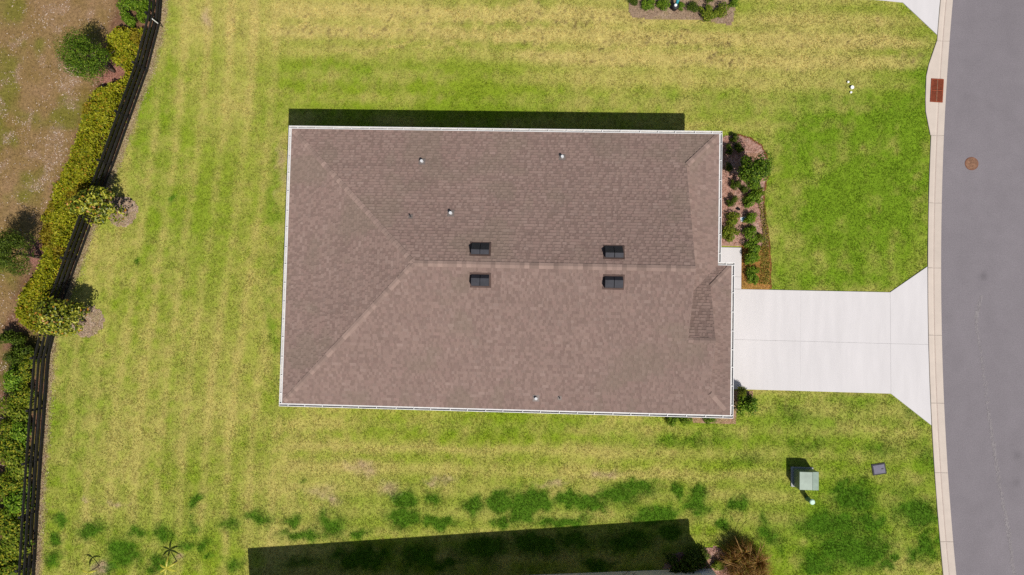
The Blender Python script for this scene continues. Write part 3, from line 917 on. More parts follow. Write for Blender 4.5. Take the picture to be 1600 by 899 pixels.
# gutters: back flange, floor, front wall with rolled lip, hangers across
gut = empty('gutter', (0, 0, ZE), house)
def run_gutter(p0, p1, out, caps=(0, 1)):
    """p0 -> p1 along the outer edge of the gutter, out = outward unit vector"""
    p0 = np.array(p0, float); p1 = np.array(p1, float); out = np.array(out, float)
    d = (p1 - p0); L = np.linalg.norm(d); d /= L
    Mx = Matrix(((d[0], out[0], 0, p0[0]), (d[1], out[1], 0, p0[1]), (0, 0, 1, 0), (0, 0, 0, 1)))
    mb = MB()
    mb.box(0, L, -.024, 0, ZE - .012, ZE + .002, Mx)               # rolled front lip
    mb.box(0, L, -.012, -.002, ZE - .11, ZE - .013, Mx)            # front wall
    mb.box(0, L, -.137, -.105, ZE - .01, ZE + .004, Mx)            # drip flange
    mb.box(0, L, -.134, -.124, ZE - .11, ZE - .0105, Mx)           # back wall
    for a_ in caps:
        mb.box(min(a_ * L, a_ * L + .012 - .024 * a_), max(a_ * L, a_ * L + .012 - .024 * a_), -.104, -.025, ZE - .11, ZE - .001, Mx)
    mb.build('gutter_run', M['white'], gut)
    mb = MB(); mb.box(0, L, -.1235, -.0125, ZE - .085, ZE - .075, Mx)
    mb.build('gutter_floor', M['gutin'], gut)
    n = max(1, round(L / .83)); me = None
    for k in range(n):
        t = (k + .5) * L / n + random.uniform(-.05, .05)
        if me is None:
            hb = MB(); Mr = Matrix(((d[0], out[0], 0, 0), (d[1], out[1], 0, 0), (0, 0, 1, 0), (0, 0, 0, 1)))
            hb.box(-.014, .014, -.13, -.006, .006, .012, Mr)
            o = hb.build('hanger', M['white'], gut, local=True); me = o.data
        else:
            o = link('hanger', me, gut)
        q = p0 + d * t
        o.location = (q[0], q[1], 0)
run_gutter((XW, YN), (XE, YN), (0, 1))
run_gutter((XW, YS), (XG, YS), (0, -1))
run_gutter((XW, YS + .138), (XW, YN - .138), (-1, 0), ())
run_gutter((XE, YC + .002), (XE, YN - .138), (1, 0), (0,))
run_gutter((XG, YS + .138), (XG, YC - .138), (1, 0), ())
run_gutter((XE - .2, YC), (XG, YC), (0, 1))
for x, y in ((XW + .42, YN - .40), (XG - .40, YS + .40), (XE - .42, YC + .1)):
    mb = MB(); mb.box(x - .04, x + .04, y - .04, y + .04, .05, 2.69); mb.build('downspout', M['white'], house)

# off-ridge roof vents, each a pair of low hoods
def slope_z(x, y): return min(N_(x, y), S_(x, y))
for px, py in ((750.5, 389), (959.5, 394), (750.5, 438), (959, 441)):
    z = 5.3
    for _ in range(4):
        q = at(px, py, z); z = slope_z(q[0], q[1]) + .1
    base = slope_z(q[0], q[1])
    s = -1 if q[1] > ym else 1                        # +1: roof falls to the south
    v = empty('roof_vent', (q[0], q[1], base), house)
    fl = MB()
    w, dpt = .37, .24
    fz = lambda yy: s * PITCH * yy
    fl.poly([(-w - .08, -dpt - .07, fz(-dpt - .07) + .022), (w + .08, -dpt - .07, fz(-dpt - .07) + .022), (w + .08, dpt + .07, fz(dpt + .07) + .022), (-w - .08, dpt + .07, fz(dpt + .07) + .022)])
    fl.build('flashing', M['deck'], v, local=True)
    ridge_y = -.05 if s < 0 else .07
    for x0, x1 in ((-w, -.012), (.012, w)):
        hb = MB()
        yb0, yb1 = -dpt, (dpt + .03 if s < 0 else dpt)
        zR = fz(ridge_y) + .30
        zS = zR - .05
        prof = [(yb0, fz(yb0)), (yb0, zS), (ridge_y, zR), (yb1, fz(yb1) + .03), (yb1, fz(yb1))]
        A = [(x0, y, z_) for y, z_ in prof]; B = [(x1, y, z_) for y, z_ in prof]
        for i in range(len(prof)):
            j = (i + 1) % len(prof)
            hb.poly([A[i], B[i], B[j], A[j]][::-1])
        hb.poly(A); hb.poly(B[::-1])
        hb.build('hood', M['vent'], v, local=True)

# plumbing vents through the roof
for px, py, kind in ((659, 252, 0), (878.5, 245, 0), (704, 333, 0), (837.5, 623, 0), (641, 338, 1), (874.5, 622.5, 1)):
    z = 4.
    for _ in range(4):
        q = at(px, py, z); z = min(N_(q[0], q[1]), S_(q[0], q[1]), W_(q[0], q[1])) + .1
    b = z - .1
    v = empty('vent_pipe', (q[0], q[1], b), house)
    s = -1 if q[1] > ym else 1
    mb = MB(); w = .15 if kind == 0 else .09
    mb.poly([(-w, -w, -s * PITCH * w + .02), (w, -w, -s * PITCH * w + .02), (w, w, s * PITCH * w + .02), (-w, w, s * PITCH * w + .02)])
    mb.build('flashing', M['leadboot'], v, local=True)
    mb = MB(); r = .066 if kind == 0 else .026; h = .18 if kind == 0 else .17
    mb.tube([(0, 0, -.05), (0, 0, .05), (0, 0, h)], [r * 1.35, r * 1.05, r], 14)
    mb.build('pipe', M['pipe' if kind == 0 else 'pipedark'], v, local=True, smooth=False)
    if kind == 0:
        mb = MB(); mb.prism(circ(r * .72, 14), h, h + .003); mb.build('opening', M['pipe'], v, local=True)

# ------------------------------------------------------------------ neighbour's house south of the lawn
nh = empty('neighbour_house', (float(NB1[0]), float(NB1[1]), 0))
tag(nh, 'beige neighbouring house at the bottom edge, throwing the long shadow', 'house')
e = NB2 - NB1; eL = np.linalg.norm(e); e /= eL; s_ = np.array([e[1], -e[0]])
def nb(u, v, z): 
    p = NB1 + e * u + s_ * v
    return (p[0], p[1], z)
D = 13.0
w0_ = np.array(at2(1090, 888.5)); w1_ = np.array(at2(1112, 888)); w2_ = np.array(at2(820, 899))
wd_ = (w0_ - w2_) / np.linalg.norm(w0_ - w2_)
wa_ = w2_ - wd_ * 12.5
bk = s_ * (D - 1.6)
mb = MB(); mb.prism([tuple(w0_), tuple(wa_), tuple(wa_ + bk), tuple(w0_ + bk)], -.05, ZN - .165); mb.build('wall', M['cream'], nh)
mb = MB(); mb.prism([tuple(w1_), tuple(w0_ + wd_ * .006), tuple(w0_ + wd_ * .006 + bk), tuple(w1_ + bk)], -.05, ZN - .165); mb.build('corner_trim', M['trimwhite'], nh)
mb = MB(); h2 = D / 2
zt = ZN + h2 * PITCH
A = [nb(0, 0, ZN), nb(eL, 0, ZN), nb(eL, D, ZN), nb(0, D, ZN)]
B = [nb(.14, .14, ZN + .02), nb(eL - .14, .14, ZN + .02), nb(eL - .14, D - .14, ZN + .02), nb(.14, D - .14, ZN + .02)]; R1 = nb(h2, h2, zt); R2 = nb(eL - h2, h2, zt)
mb.poly([B[0], R1, R2, B[1]]); mb.poly([B[1], R2, B[2]]); mb.poly([B[2], R2, R1, B[3]]); mb.poly([B[3], R1, B[0]])
M['plainroof'] = surf('plain_shingle', alb(150, 128, 118), .95, (5, .85, 1.15), (60, .8, 1.2), spec=.1)
mb.build('roof', M['plainroof'], nh)
mb = MB(); mb.prism([p[:2] for p in B][::-1], ZN - .165, ZN - .105); mb.build('soffit', M['white'], nh)
mb = MB(); mb.prism([p[:2] for p in A][::-1], ZN - .10, ZN + .012); mb.build('gutter', M['white'], nh)

# ------------------------------------------------------------------ fence
fence = empty('rail_fence', (FENCE[6][0], FENCE[6][1], 0))
tag(fence, 'black four-rail timber fence between the lawn and the hedge', 'fence')
FP = np.array(FENCE)
seg = np.hypot(*np.diff(FP, axis=0).T); cum = np.concatenate([[0], np.cumsum(seg)])
npost = int(cum[-1] / 2.4)
tt = np.linspace(0, cum[-1], npost + 1)
posts = np.stack([np.interp(tt, cum, FP[:, 0]), np.interp(tt, cum, FP[:, 1])], -1)
nd = posts[-1] - posts[0]
pm = None; 
for k, p in enumerate(posts):
    if pm is None:
        mb = MB(); mb.box(-.05, .05, -.05, .05, -.05, 1.25); mb.box(-.054, .054, -.054, .054, 1.252, 1.265)
        o = mb.build('post', M['fence'], fence, local=True); pm = o.data
    else:
        o = link('post', pm, fence)
    d = posts[min(k + 1, npost)] - posts[max(k - 1, 0)]
    o.location = (p[0] - WLOC['rail_fence'][0] - .02, p[1] - WLOC['rail_fence'][1], 0)
    o.rotation_euler.z = math.atan2(d[1], d[0])
for k in range(npost):
    a, b = posts[k], posts[k + 1]
    L = np.linalg.norm(b - a); an = math.atan2(b[1] - a[1], b[0] - a[0])
    mb = MB(); mb.box(.01, L - .01, -.019, .019, -.068, .068); me = None
    for z in (.22, .53, .84, 1.15):
        if me is None:
            o = mb.build('rail', M['fence'], fence, local=True); me = o.data
        else: o = link('rail', me, fence)
        nrm = np.array([-(b - a)[1], (b - a)[0]]) / L
        o.location = (a[0] - WLOC['rail_fence'][0] + nrm[0] * .085, a[1] - WLOC['rail_fence'][1] + nrm[1] * .085, z + random.uniform(-.012, .012))
        o.rotation_euler = (0, random.uniform(-.004, .004), an)

# ------------------------------------------------------------------ foliage
def leaf_arrays(pos, nrm, L, W, cols, r):
    n = len(pos)
    nrm = nrm / np.linalg.norm(nrm, axis=1, keepdims=True)
    t = r.normal(size=(n, 3)); t -= nrm * np.sum(t * nrm, 1, keepdims=True); t /= np.linalg.norm(t, axis=1, keepdims=True)
    b = np.cross(nrm, t)
    L = np.asarray(L)[:, None]; W = np.asarray(W)[:, None]
    V = np.stack([pos - t * L / 2, pos + b * W / 2 + nrm * W * .22 + t * L * .05, pos + t * L / 2 - nrm * L * .12, pos - b * W / 2 + nrm * W * .22 + t * L * .05], 1).reshape(-1, 3)
    i = np.arange(n)[:, None] * 4
    F = np.concatenate([i + np.array([[0, 2, 1]]), i + np.array([[0, 3, 2]])])[:, :]
    F = F[:, ::-1]
    return V, F, np.repeat(cols, 4, 0)

def palette(n, cols, probs, r, jit=.22):
    c = np.array([alb(*k) for k in cols])[r.choice(len(cols), n, p=probs)]
    return c * r.uniform(1 - jit, 1 + jit, (n, 1))

def clumped(n, rad, r, nclump=26, cr=.42, zmin=-.35):
    """points of leaves in an uneven crown: clumps spread through an ellipsoid"""
    d = r.normal(size=(nclump * 4, 3)); d /= np.linalg.norm(d, axis=1, keepdims=True)
    d = d[d[:, 2] > zmin][:nclump]
    c = d * r.uniform(.35, .82, (len(d), 1))
    sz = cr * r.uniform(.65, 1.25, len(d))
    k = r.integers(0, len(c), n)
    u = r.normal(size=(n, 3)); u /= np.linalg.norm(u, axis=1, keepdims=True)
    rr = r.uniform(.35, 1, n) ** .5
    p = c[k] + u * (sz[k] * rr)[:, None]
    nr = u * .7 + p * .5 + np.array([0, 0, .6]) + r.normal(size=(n, 3)) * .45
    return p * np.array(rad), nr

def trunk_mesh(h, r0, spread, r, lean=(0, 0), limbs=7, top=.9):
    mb = MB()
    pts = [Vector((lean[0] * t * h + r.normal() * .02, lean[1] * t * h + r.normal() * .02, t * h * top)) for t in np.linspace(0, 1, 7)]
    pts[0] = Vector((0, 0, -.08))
    mb.tube(pts, [r0 * (1.35 - 1.1 * t) for t in np.linspace(0, 1, 7)], 8)
    for k in range(limbs):
        t0 = .35 + .55 * k / limbs
        i = int(t0 * 6); b = pts[i].lerp(pts[min(i + 1, 6)], t0 * 6 - i)
        a = k * 2.4 + r.random(); l = spread * r.uniform(.55, .9)
        q = [b, b + Vector((math.cos(a) * l * .5, math.sin(a) * l * .5, l * .28)), b + Vector((math.cos(a) * l, math.sin(a) * l, l * .42))]
        mb.tube(q, [r0 * .45, r0 * .3, r0 * .12], 6)
    return mb

GREEN = ([(92, 122, 24), (116, 148, 36), (66, 94, 18), (150, 170, 54)], [.4, .3, .2, .1])
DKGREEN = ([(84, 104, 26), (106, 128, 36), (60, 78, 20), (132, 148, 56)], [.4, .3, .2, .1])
YELLOW = ([(172, 172, 32), (196, 194, 52), (148, 154, 26), (112, 124, 24), (198, 156, 46)], [.34, .24, .2, .16, .06])
MAGN = ([(150, 154, 36), (200, 198, 70), (112, 126, 28), (78, 98, 22), (200, 140, 52)], [.28, .24, .22, .2, .06])

# reusable foliage for the bushes
def bush_foliage(seed, n, pal, leaf=(.07, .035), nclump=10):
    r = np.random.default_rng(seed)
    p, nr = clumped(n, (1, 1, 1), r, nclump, .44, -.1)
    p = p * (1 + .25 * r.random((n, 1)) ** 3)
    p[:, 2] = np.maximum(p[:, 2] * .95 + .55, .05)
    L = r.uniform(.7, 1.3, n) * leaf[0]
    V, F, C = leaf_arrays(p, nr, L, L * leaf[1] / leaf[0], palette(n, *pal, r), r)
    return V, F, C
BUSHV = {}
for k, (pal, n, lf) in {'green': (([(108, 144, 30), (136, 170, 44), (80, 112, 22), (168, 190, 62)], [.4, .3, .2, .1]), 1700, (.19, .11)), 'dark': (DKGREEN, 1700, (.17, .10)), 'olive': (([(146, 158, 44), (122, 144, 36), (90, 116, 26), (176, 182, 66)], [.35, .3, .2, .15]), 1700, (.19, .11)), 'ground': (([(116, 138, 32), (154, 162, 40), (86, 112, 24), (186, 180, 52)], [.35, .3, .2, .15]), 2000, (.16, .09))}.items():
    BUSHV[k] = []
    for s in range(4):
        V, F, C = bush_foliage(100 + s * 7 + len(k), n, pal, lf)
        o = np_mesh('foliage', V, F, M['leaf'], cols=C)
        BUSHV[k].append(o.data)
        bpy.data.objects.remove(o)
stemr = np.random.default_rng(77)
sm = MB()
for k in range(6):
    a = k * 1.05; sm.tube([(0, 0, -.05), (.18 * math.cos(a), .18 * math.sin(a), .3), (.45 * math.cos(a), .45 * math.sin(a), .75)], [.04, .03, .012], 5)
_o = sm.build('stem', M['bark']); STEM = _o.data; bpy.data.objects.remove(_o)
bcount = [0]
def bush(px, py, rpx, kind, label, group, name='shrub', h=None, zt=None, sx=1.0):
    rad = rpx * .0318
    hh = h if h else rad * 1.25
    q = at(px, py, hh * .6)
    t = empty(name, (q[0], q[1], 0))
    bcount[0] += 1
    t.rotation_euler.z = bcount[0] * 1.7
    vs = .84 + .36 * ((bcount[0] * .618) % 1)
    t.scale = (rad * sx * vs, rad / vs, hh / 1.5)
    tag(t, label, 'shrub', group)
    link('foliage', BUSHV[kind][(bcount[0] * 3) % 4], t)
    link('stem', STEM, t)
    return t

# front bed beside the porch
FB = 'bushes in the front mulch bed'
front = [
 (1147, 214, 7, 'dark', 'small dark shrub by the front roof corner, topmost in the bed'),
 (1150, 286, 8, 'dark', 'small shrub below the gutter, left of the large bush foot'),
 (1180, 290, 9, 'green', 'small dark shrub directly below the large round bush'),
 (1163, 297, 6.5, 'dark', 'smallest dark shrub in the middle of the front mulch bed'),
 (1177, 312, 12, 'green', 'leafy green shrub at the right edge below the large bush'),
 (1144, 313, 8, 'dark', 'shaded shrub close to the gutter beside the pink mulch'),
 (1146, 342, 11, 'olive', 'round olive shrub left of the blue lid in the mulch'),
 (1174, 341, 10, 'green', 'green shrub right of the blue lid in the mulch'),
 (1142, 365, 11.5, 'olive', 'round olive shrub just above the entry walk'),
 (1173, 364, 11, 'green', 'second green shrub below the blue lid, above the clump of two'),
 (1178, 385, 12, 'green', 'upper shrub of the merged pair beside the entry walk'),
 (1177, 402, 12, 'green', 'lower shrub of the merged pair beside the entry walk'),
 (1178, 430, 11, 'green', 'lowest shrub of the front bed, nearest the driveway'),
]
front += [(1138, 233, 7, 'dark', 'low dark shrub touching the roof corner gutter in the bush shade'), (1156, 231, 8, 'dark', 'low dark shrub in the shade above the large bush'),
 (1140, 262, 7, 'dark', 'low shrub against the gutter left of the large bush'), (1190, 300, 6, 'olive', 'tiny pale shrub on the bed edge right of the large bush foot'), (1188, 372, 7, 'olive', 'small pale shrub on the outer bed edge beside the green pair')]
for x, y, r, k, l in front:
    bush(x, y, r, k, l, FB, h=r * .0318 * (2.1 if k == 'dark' else 1.6))
# large bush near the roof corner
def tree(name, base, h, rad, cz, pal, n, leaf, mat, label, cat='tree', seed=1, r0=.06, nclump=34, cr=.40, group=None, lean=(0, 0)):
    r = np.random.default_rng(seed)
    t = empty(name, (base[0], base[1], 0))
    tag(t, label, cat, group)
    trunk_mesh(cz + rad[2] * .5, r0, rad[0], r, lean=lean).build('trunk', M['bark'], t, local=True, smooth=True)
    p, nr = clumped(n, rad, r, nclump, cr, -.55)
    p += np.array([lean[0] * cz, lean[1] * cz, cz])
    L = r.uniform(.7, 1.35, n) * leaf[0]
    V, F, C = leaf_arrays(p, nr, L, L * leaf[1], palette(n, *pal, r), r)
    np_mesh('crown', V, F, mat, t, C, local=True)
    return t
q = at(1177, 266, 1.5)
tree('bush_tree', q, 2.3, (.86, .84, 1.0), 1.5, GREEN, 4600, (.10, .55), M['leaf'], 'large round dark green bush at the corner of the front bed', 'bush', 31, .045, 26, .42)
bush(1168, 632, 17, 'green', 'leafy bright green bush at the garage corner below the driveway', 'bushes around the garage corner', h=1.0)
bush(1160, 612, 8, 'olive', 'dark spindly shrub between garage corner and driveway edge', 'bushes around the garage corner', h=.9)
for x, l in ((1052, 'leftmost low shrub showing under the south gutter'), (1070, 'middle low shrub showing under the south gutter'), (1108, 'right low shrub showing under the south gutter near the corner')):
    bush(x, 655, 9, 'green', l, 'bushes around the garage corner', h=.55)
for x, y, r, k, l in ((991, 2, 8, 'dark', 'leftmost dark bush in the bed at the top edge'), (1013, 4, 10, 'green', 'second bush from the left in the bed at the top edge'), (1037, 6, 10, 'green', 'third bush from the left in the top bed, left of the teal ornament'),
 (1063, 9, 7, 'green', 'small bush right of the teal ornament in the top bed'), (1083, 10, 10, 'dark', 'dark bush in the middle of the top bed'), (1105, 18, 11.5, 'olive', 'round clipped bush, left of the pair in the top bed'), (1126, 17, 11.5, 'olive', 'round clipped bush, right of the pair in the top bed'), (1147, 4, 8, 'green', 'rightmost small bush at the corner of the top bed'), (1110, -3, 8, 'dark', 'dark bush cut by the top edge above the clipped pair')):
    bush(x, y, r, k, l, 'bushes in the bed at the top edge')

# hedge behind the fence
def polyscatter(poly, n, r):
    P = np.array(poly); lo, hi = P.min(0), P.max(0)
    out = []
    while sum(len(o) for o in out) < n:
        q = r.uniform(lo, hi, (n * 2, 2)); q = q[inside(poly, q[:, 0], q[:, 1])]; out.append(q)
    return np.concatenate(out)[:n]
def edge_dist(poly, x, y):
    return seg_dist(list(poly) + [poly[0]], x, y)
def hedge(px_poly, ht, n, pal, leaf, label, seed, mat, name='hedge'):
    r = np.random.default_rng(seed)
    poly = [at2(x, y, ht * .85) for x, y in px_poly]
    q = polyscatter(poly, n, r)
    ed = edge_dist(poly, q[:, 0], q[:, 1])
    q = q + r.normal(0, .07, q.shape)
    top = ht * (.86 + .42 * (fbm(q[:, 0], q[:, 1], .75, 3, 51 + seed) - .5)) * np.sqrt(np.clip(ed / .32, .02, 1))
    top = top + .34 * (fbm(q[:, 0], q[:, 1], .3, 2, 57) - .5)
    z = np.where(r.random(n) < .78, top - r.exponential(.07, n), r.uniform(.05, 1, n) * top)
    p = np.stack([q[:, 0], q[:, 1], np.maximum(z, .04)], -1)
    jit = (fbm(q[:, 0] + .1, q[:, 1], .75, 3, 51 + seed) - fbm(q[:, 0] - .1, q[:, 1], .75, 3, 51 + seed))
    nr = np.stack([-jit * 3, np.zeros(n), np.full(n, .8)], -1) + r.normal(size=(n, 3)) * .55
    L = r.uniform(.7, 1.3, n) * leaf[0]
    c = palette(n, *pal, r) * (.82 + .36 * fbm(q[:, 0], q[:, 1], 1.4, 3, 66))[:, None]
    br = sstep(.62, .72, fbm(q[:, 0], q[:, 1], 1.1, 3, 69))
    c = mix(c, alb(150, 104, 36) * r.uniform(.7, 1.2, (n, 1)), br * .45)
    V, F, C = leaf_arrays(p, nr, L, L * leaf[1], c, r)
    cen = np.mean(np.array(poly), 0)
    t = empty(name, (cen[0], cen[1], 0)); tag(t, label, 'hedge')
    np_mesh('foliage', V, F, mat, t, C)
    mb = MB()
    for a in polyscatter(poly, 60, r):
        mb.tube([(a[0], a[1], -.06), (a[0] + r.normal() * .05, a[1] + r.normal() * .05, ht * .6)], [.02, .01], 5)
    tag(mb.build('stems', M['bark'], t), kind='stuff')
    return t
HEDGE_A = [(178, 36), (165, 52), (160, 75), (168, 92), (186, 100), (186, 116), (164, 128), (140, 132), (130, 155), (120, 180), (114, 205), (106, 232), (96, 258), (80, 290), (68, 318), (58, 345), (54, 372), (60, 395), (54, 420), (36, 438), (26, 460), (17, 485), (20, 506), (44, 520), (56, 505), (70, 465), (86, 425), (104, 380), (117, 335), (131, 300), (149, 250), (162, 215), (186, 150), (206, 95), (222, 45), (222, 34), (205, 40)]
hedge(HEDGE_A, 1.15, 30000, YELLOW, (.125, .55), 'long yellow-green clipped hedge behind the upper black fence', 1, M['leaf'])

LB = 'loose bushes left of the fence'
ordn = ['lowest', 'second', 'third', 'fourth', 'fifth', 'sixth', 'seventh', 'eighth', 'ninth', 'tenth', 'eleventh', 'twelfth', 'thirteenth', 'fourteenth']
low = [(14, 884, 20), (20, 846, 19), (10, 812, 18), (24, 784, 17), (10, 756, 17), (26, 728, 17), (12, 698, 17), (30, 676, 15), (10, 668, 12), (24, 646, 14), (32, 622, 13), (20, 596, 14), (38, 578, 11)]
for i, (x, y, r) in enumerate(low):
    l = ('lowest of the loose green bushes left of the fence' if i == 0 else 'loose green bush left of the fence, %s counting up from the bottom edge' % ordn[i])
    bush(x, y, r * 1.4, ('ground', 'olive', 'ground', 'green')[i % 4], l, LB, h=.85, sx=1.15)
for i, (x, y, r, l) in enumerate(((38, 545, 18, 'dense green bush just below the end of the yellow hedge'), (14, 530, 17, 'dense green bush at the left edge below the yellow hedge'), (20, 560, 13, 'small green bush above the pale bare patch at the left edge'), (48, 560, 10, 'narrow green bush squeezed against the fence below the yellow hedge'))):
    bush(x, y, r, 'dark' if i != 3 else 'ground', l, LB, h=1.0)
for x, y, r, l in ((203, 8, 14, 'green bush at the top edge, left of the pair behind the fence'), (226, 6, 11, 'green bush at the top edge, right of the pair behind the fence'), (200, 30, 12, 'green bush directly above the end of the yellow hedge'), (222, 24, 10, 'green bush tucked between fence and hedge top')):
    bush(x, y, r, 'green', l, 'green bushes at the top of the fence', h=.9)

# trees
q = at(180, 112)
tree('young_tree', q, 3.4, (1.16, 1.16, 1.35), 2.35, GREEN, 9000, (.085, .4), M['leaf'], 'feathery dark green tree beside the upper hedge on the brown field', 'tree', 41, .07, 46, .34, lean=(-.02, -.03))
q = at(68, 402)
tree('young_tree', q, 3.2, (1.15, 1.2, 1.25), 2.1, DKGREEN, 9000, (.08, .42), M['leaf'], 'dark green tree at the left edge beside the hedge', 'tree', 43, .07, 46, .34, lean=(-.03, .0))
tree('magnolia_tree', RINGS[0][0], 2.7, (1.22, 1.02, 1.05), 1.75, MAGN, 2100, (.16, .5), M['glossleaf'], 'upper magnolia with glossy yellow-green leaves leaning over the fence', 'tree', 45, .05, 22, .42, 'magnolias along the fence', lean=(-.11, .06))
tree('magnolia_tree', RINGS[1][0], 2.7, (1.3, 1.05, 1.05), 1.75, MAGN, 2200, (.16, .5), M['glossleaf'], 'lower magnolia with glossy yellow-green leaves at the fence bend', 'tree', 47, .05, 22, .42, 'magnolias along the fence', lean=(-.11, .05))

# mulch -----------------------------------------------------------
def mulch(name, poly, n, cols, label, seed, z=.012, mound=.05):
    r = np.random.default_rng(seed)
    P = np.array(poly); lo, hi = P.min(0), P.max(0)
    st = .09
    ax = np.arange(lo[0], hi[0] + st, st); ay = np.arange(lo[1], hi[1] + st, st)
    X, Y = np.meshgrid(ax, ay); k = inside(poly, X + st / 2, Y + st / 2)
    i = np.arange(X.size).reshape(X.shape)
    qf = np.stack([i[:-1, :-1], i[:-1, 1:], i[1:, 1:], i[1:, :-1]], -1)[k[:-1, :-1]]
    pal = np.array([alb(*c) for c in cols])
    def colf(x, y):
        f = np.clip(fbm(x, y, .5, 3, seed) * 2.2 - .6, 0, .999)
        idx_ = (f * len(pal)).astype(int)
        return pal[idx_] * .4 + pal.mean(0) * .6
    ed = edge_dist(poly, X.ravel(), Y.ravel())
    V = np.stack([X.ravel(), Y.ravel(), z + mound * np.clip(ed / .5, 0, 1) * (.4 + .8 * fbm(X.ravel(), Y.ravel(), .4, 3, seed))], -1)
    o = np_mesh(name, V, qf, M['chip'], cols=colf(X.ravel(), Y.ravel()) * .95, smooth=True)
    tag(o, label, kind='structure')
    c = polyscatter(poly, n, r)
    ed = edge_dist(poly, c[:, 0], c[:, 1])
    zz = z + mound * np.clip(ed / .5, 0, 1) * .9 + .01
    L = r.uniform(.03, .085, n)
    nr = np.stack([np.zeros(n), np.zeros(n), np.ones(n)], -1) + r.normal(size=(n, 3)) * .4
    cc = pal[r.integers(0, len(pal), n)] * .5 + colf(c[:, 0], c[:, 1]) * .5
    cc = cc * r.uniform(.6, 1.5, (n, 1))
    V, F, C = leaf_arrays(np.stack([c[:, 0], c[:, 1], zz], -1), nr, L, L * .42, cc, r)
    ch = np_mesh('wood_chips', V, F, M['chip'], o, cols=C)
    tag(ch, kind='stuff')
    return o
PINK = [(190, 140, 126), (206, 166, 152), (164, 112, 96), (218, 186, 172), (176, 134, 92)]
ORNG = [(190, 132, 72), (168, 108, 56), (208, 158, 94), (186, 156, 78)]
TAN = [(182, 156, 110), (160, 132, 92), (196, 172, 128), (150, 132, 70)]
ymid = at2(1170, 385)[1]
bed_up = [p for p in BED if p[1] > ymid + .01]; bed_lo = [p for p in BED if p[1] <= ymid]
mulch('mulch_bed', [(BED[0][0], ymid)] + [p for p in BED if p[1] > ymid] + [(at2(1202, 385)[0], ymid)], 7000, PINK, 'pinkish bark mulch of the upper front bed', 5)
mulch('mulch_bed', [(wx1 + .004, ymid - .003), (at2(1202, 385)[0], ymid - .003)] + [p for p in bed_lo if p[0] > wx1] + [(wx1 + .004, DRIVE_N + .005)], 3200, ORNG, 'orange-brown bark mulch of the front bed next to the walk', 6)
mulch('mulch_bed', BED2, 2200, TAN + PINK[:2], 'brown mulch around the garage corner bushes', 7, mound=.03)
mulch('mulch_bed', BEDN, 4200, [(172, 146, 124), (152, 122, 106), (190, 166, 144), (160, 140, 92)], 'brown mulch bed at the top edge', 8, mound=.03)
mulch('mulch_bed', BEDS, 2600, PINK, 'pink mulch beside the neighbouring house corner', 9, mound=.03)
for i, (c, r) in enumerate(RINGS):
    mulch('mulch_ring', [(c[0] + r * (1 + .07 * math.sin(3 * a + i) + .05 * math.sin(11 * a) + .04 * math.sin(17 * a + 2)) * math.cos(a), c[1] + r * (1 + .05 * math.cos(2 * a) + .05 * math.sin(13 * a)) * math.sin(a)) for a in np.linspace(0, 2 * math.pi, 60, endpoint=False)], 2600, [(200, 172, 152), (178, 146, 124), (216, 196, 178), (160, 126, 92), (176, 164, 110)], ('upper' if i == 0 else 'lower') + ' mulch ring under the magnolia on the lawn', 10 + i, mound=.05)
c1 = at2(172, 108)
mulch('mulch_ring', [(c1[0] + .85 * math.cos(a), c1[1] + .8 * math.sin(a)) for a in np.linspace(0, 2 * math.pi, 24, endpoint=False)], 1800, [(172, 120, 104), (150, 100, 84), (186, 140, 122)], 'pink mulch ring beside the feathery tree', 14, mound=.04)
c1 = at2(66, 398)
mulch('mulch_ring', [(c1[0] + .7 * math.cos(a), c1[1] + .7 * math.sin(a)) for a in np.linspace(0, 2 * math.pi, 24, endpoint=False)], 1300, [(172, 124, 110), (150, 100, 84), (186, 140, 122)], 'pink mulch ring beside the left edge tree', 15, mound=.04)
# strip of chips against the fence foot
r = np.random.default_rng(19)
n = 5200; t_ = r.random(n) * cum[-1]
fx = np.interp(t_, cum, FP[:, 0]) + np.abs(r.normal(0, .2, n)) + .02; fy = np.interp(t_, cum, FP[:, 1]) + r.normal(0, .03, n)
pal = np.array([alb(*c) for c in ((188, 162, 136), (150, 118, 92), (206, 186, 160), (120, 92, 66))])
L = r.uniform(.03, .08, n)
V, F, C = leaf_arrays(np.stack([fx, fy, np.full(n, .012)], -1), np.array([[0, 0, 1.]]) + r.normal(size=(n, 3)) * .4, L, L * .55, pal[r.integers(0, 4, n)] * r.uniform(.6, 1.3, (n, 1)), r)
tag(np_mesh('fence_chips', V, F, M['chip'], cols=C), 'pale chips scattered along the foot of the fence', kind='stuff')
# trench cut round the front bed
tr = MB()
tp = [np.array(p) for p in BED[2:13]]
fine = []
for a, b in zip(tp[:-1], tp[1:]):
    for k in range(6): fine.append(a + (b - a) * k / 6)
fine.append(tp[-1])
for i in range(len(fine) - 1):
    d = fine[i + 1] - fine[i]; nn = np.array([d[1], -d[0]]) / np.linalg.norm(d)
    w0 = .035 + .02 * math.sin(i * 1.3); 
    a, b = fine[i], fine[i + 1]
    tr.poly([(*(a - nn * w0), .021 + i * 1e-5), (*(b - nn * w0), .021 + i * 1e-5), (*(b + nn * .05), .021 + i * 1e-5), (*(a + nn * .05), .021 + i * 1e-5)])
M['trench'] = surf('bed_edge_soil', alb(124, 82, 48), .95, (8, .7, 1.3), (50, .7, 1.3), spec=.05)
tag(tr.build('bed_edge', M['trench']), 'narrow bare soil edge round the front bed', kind='structure')

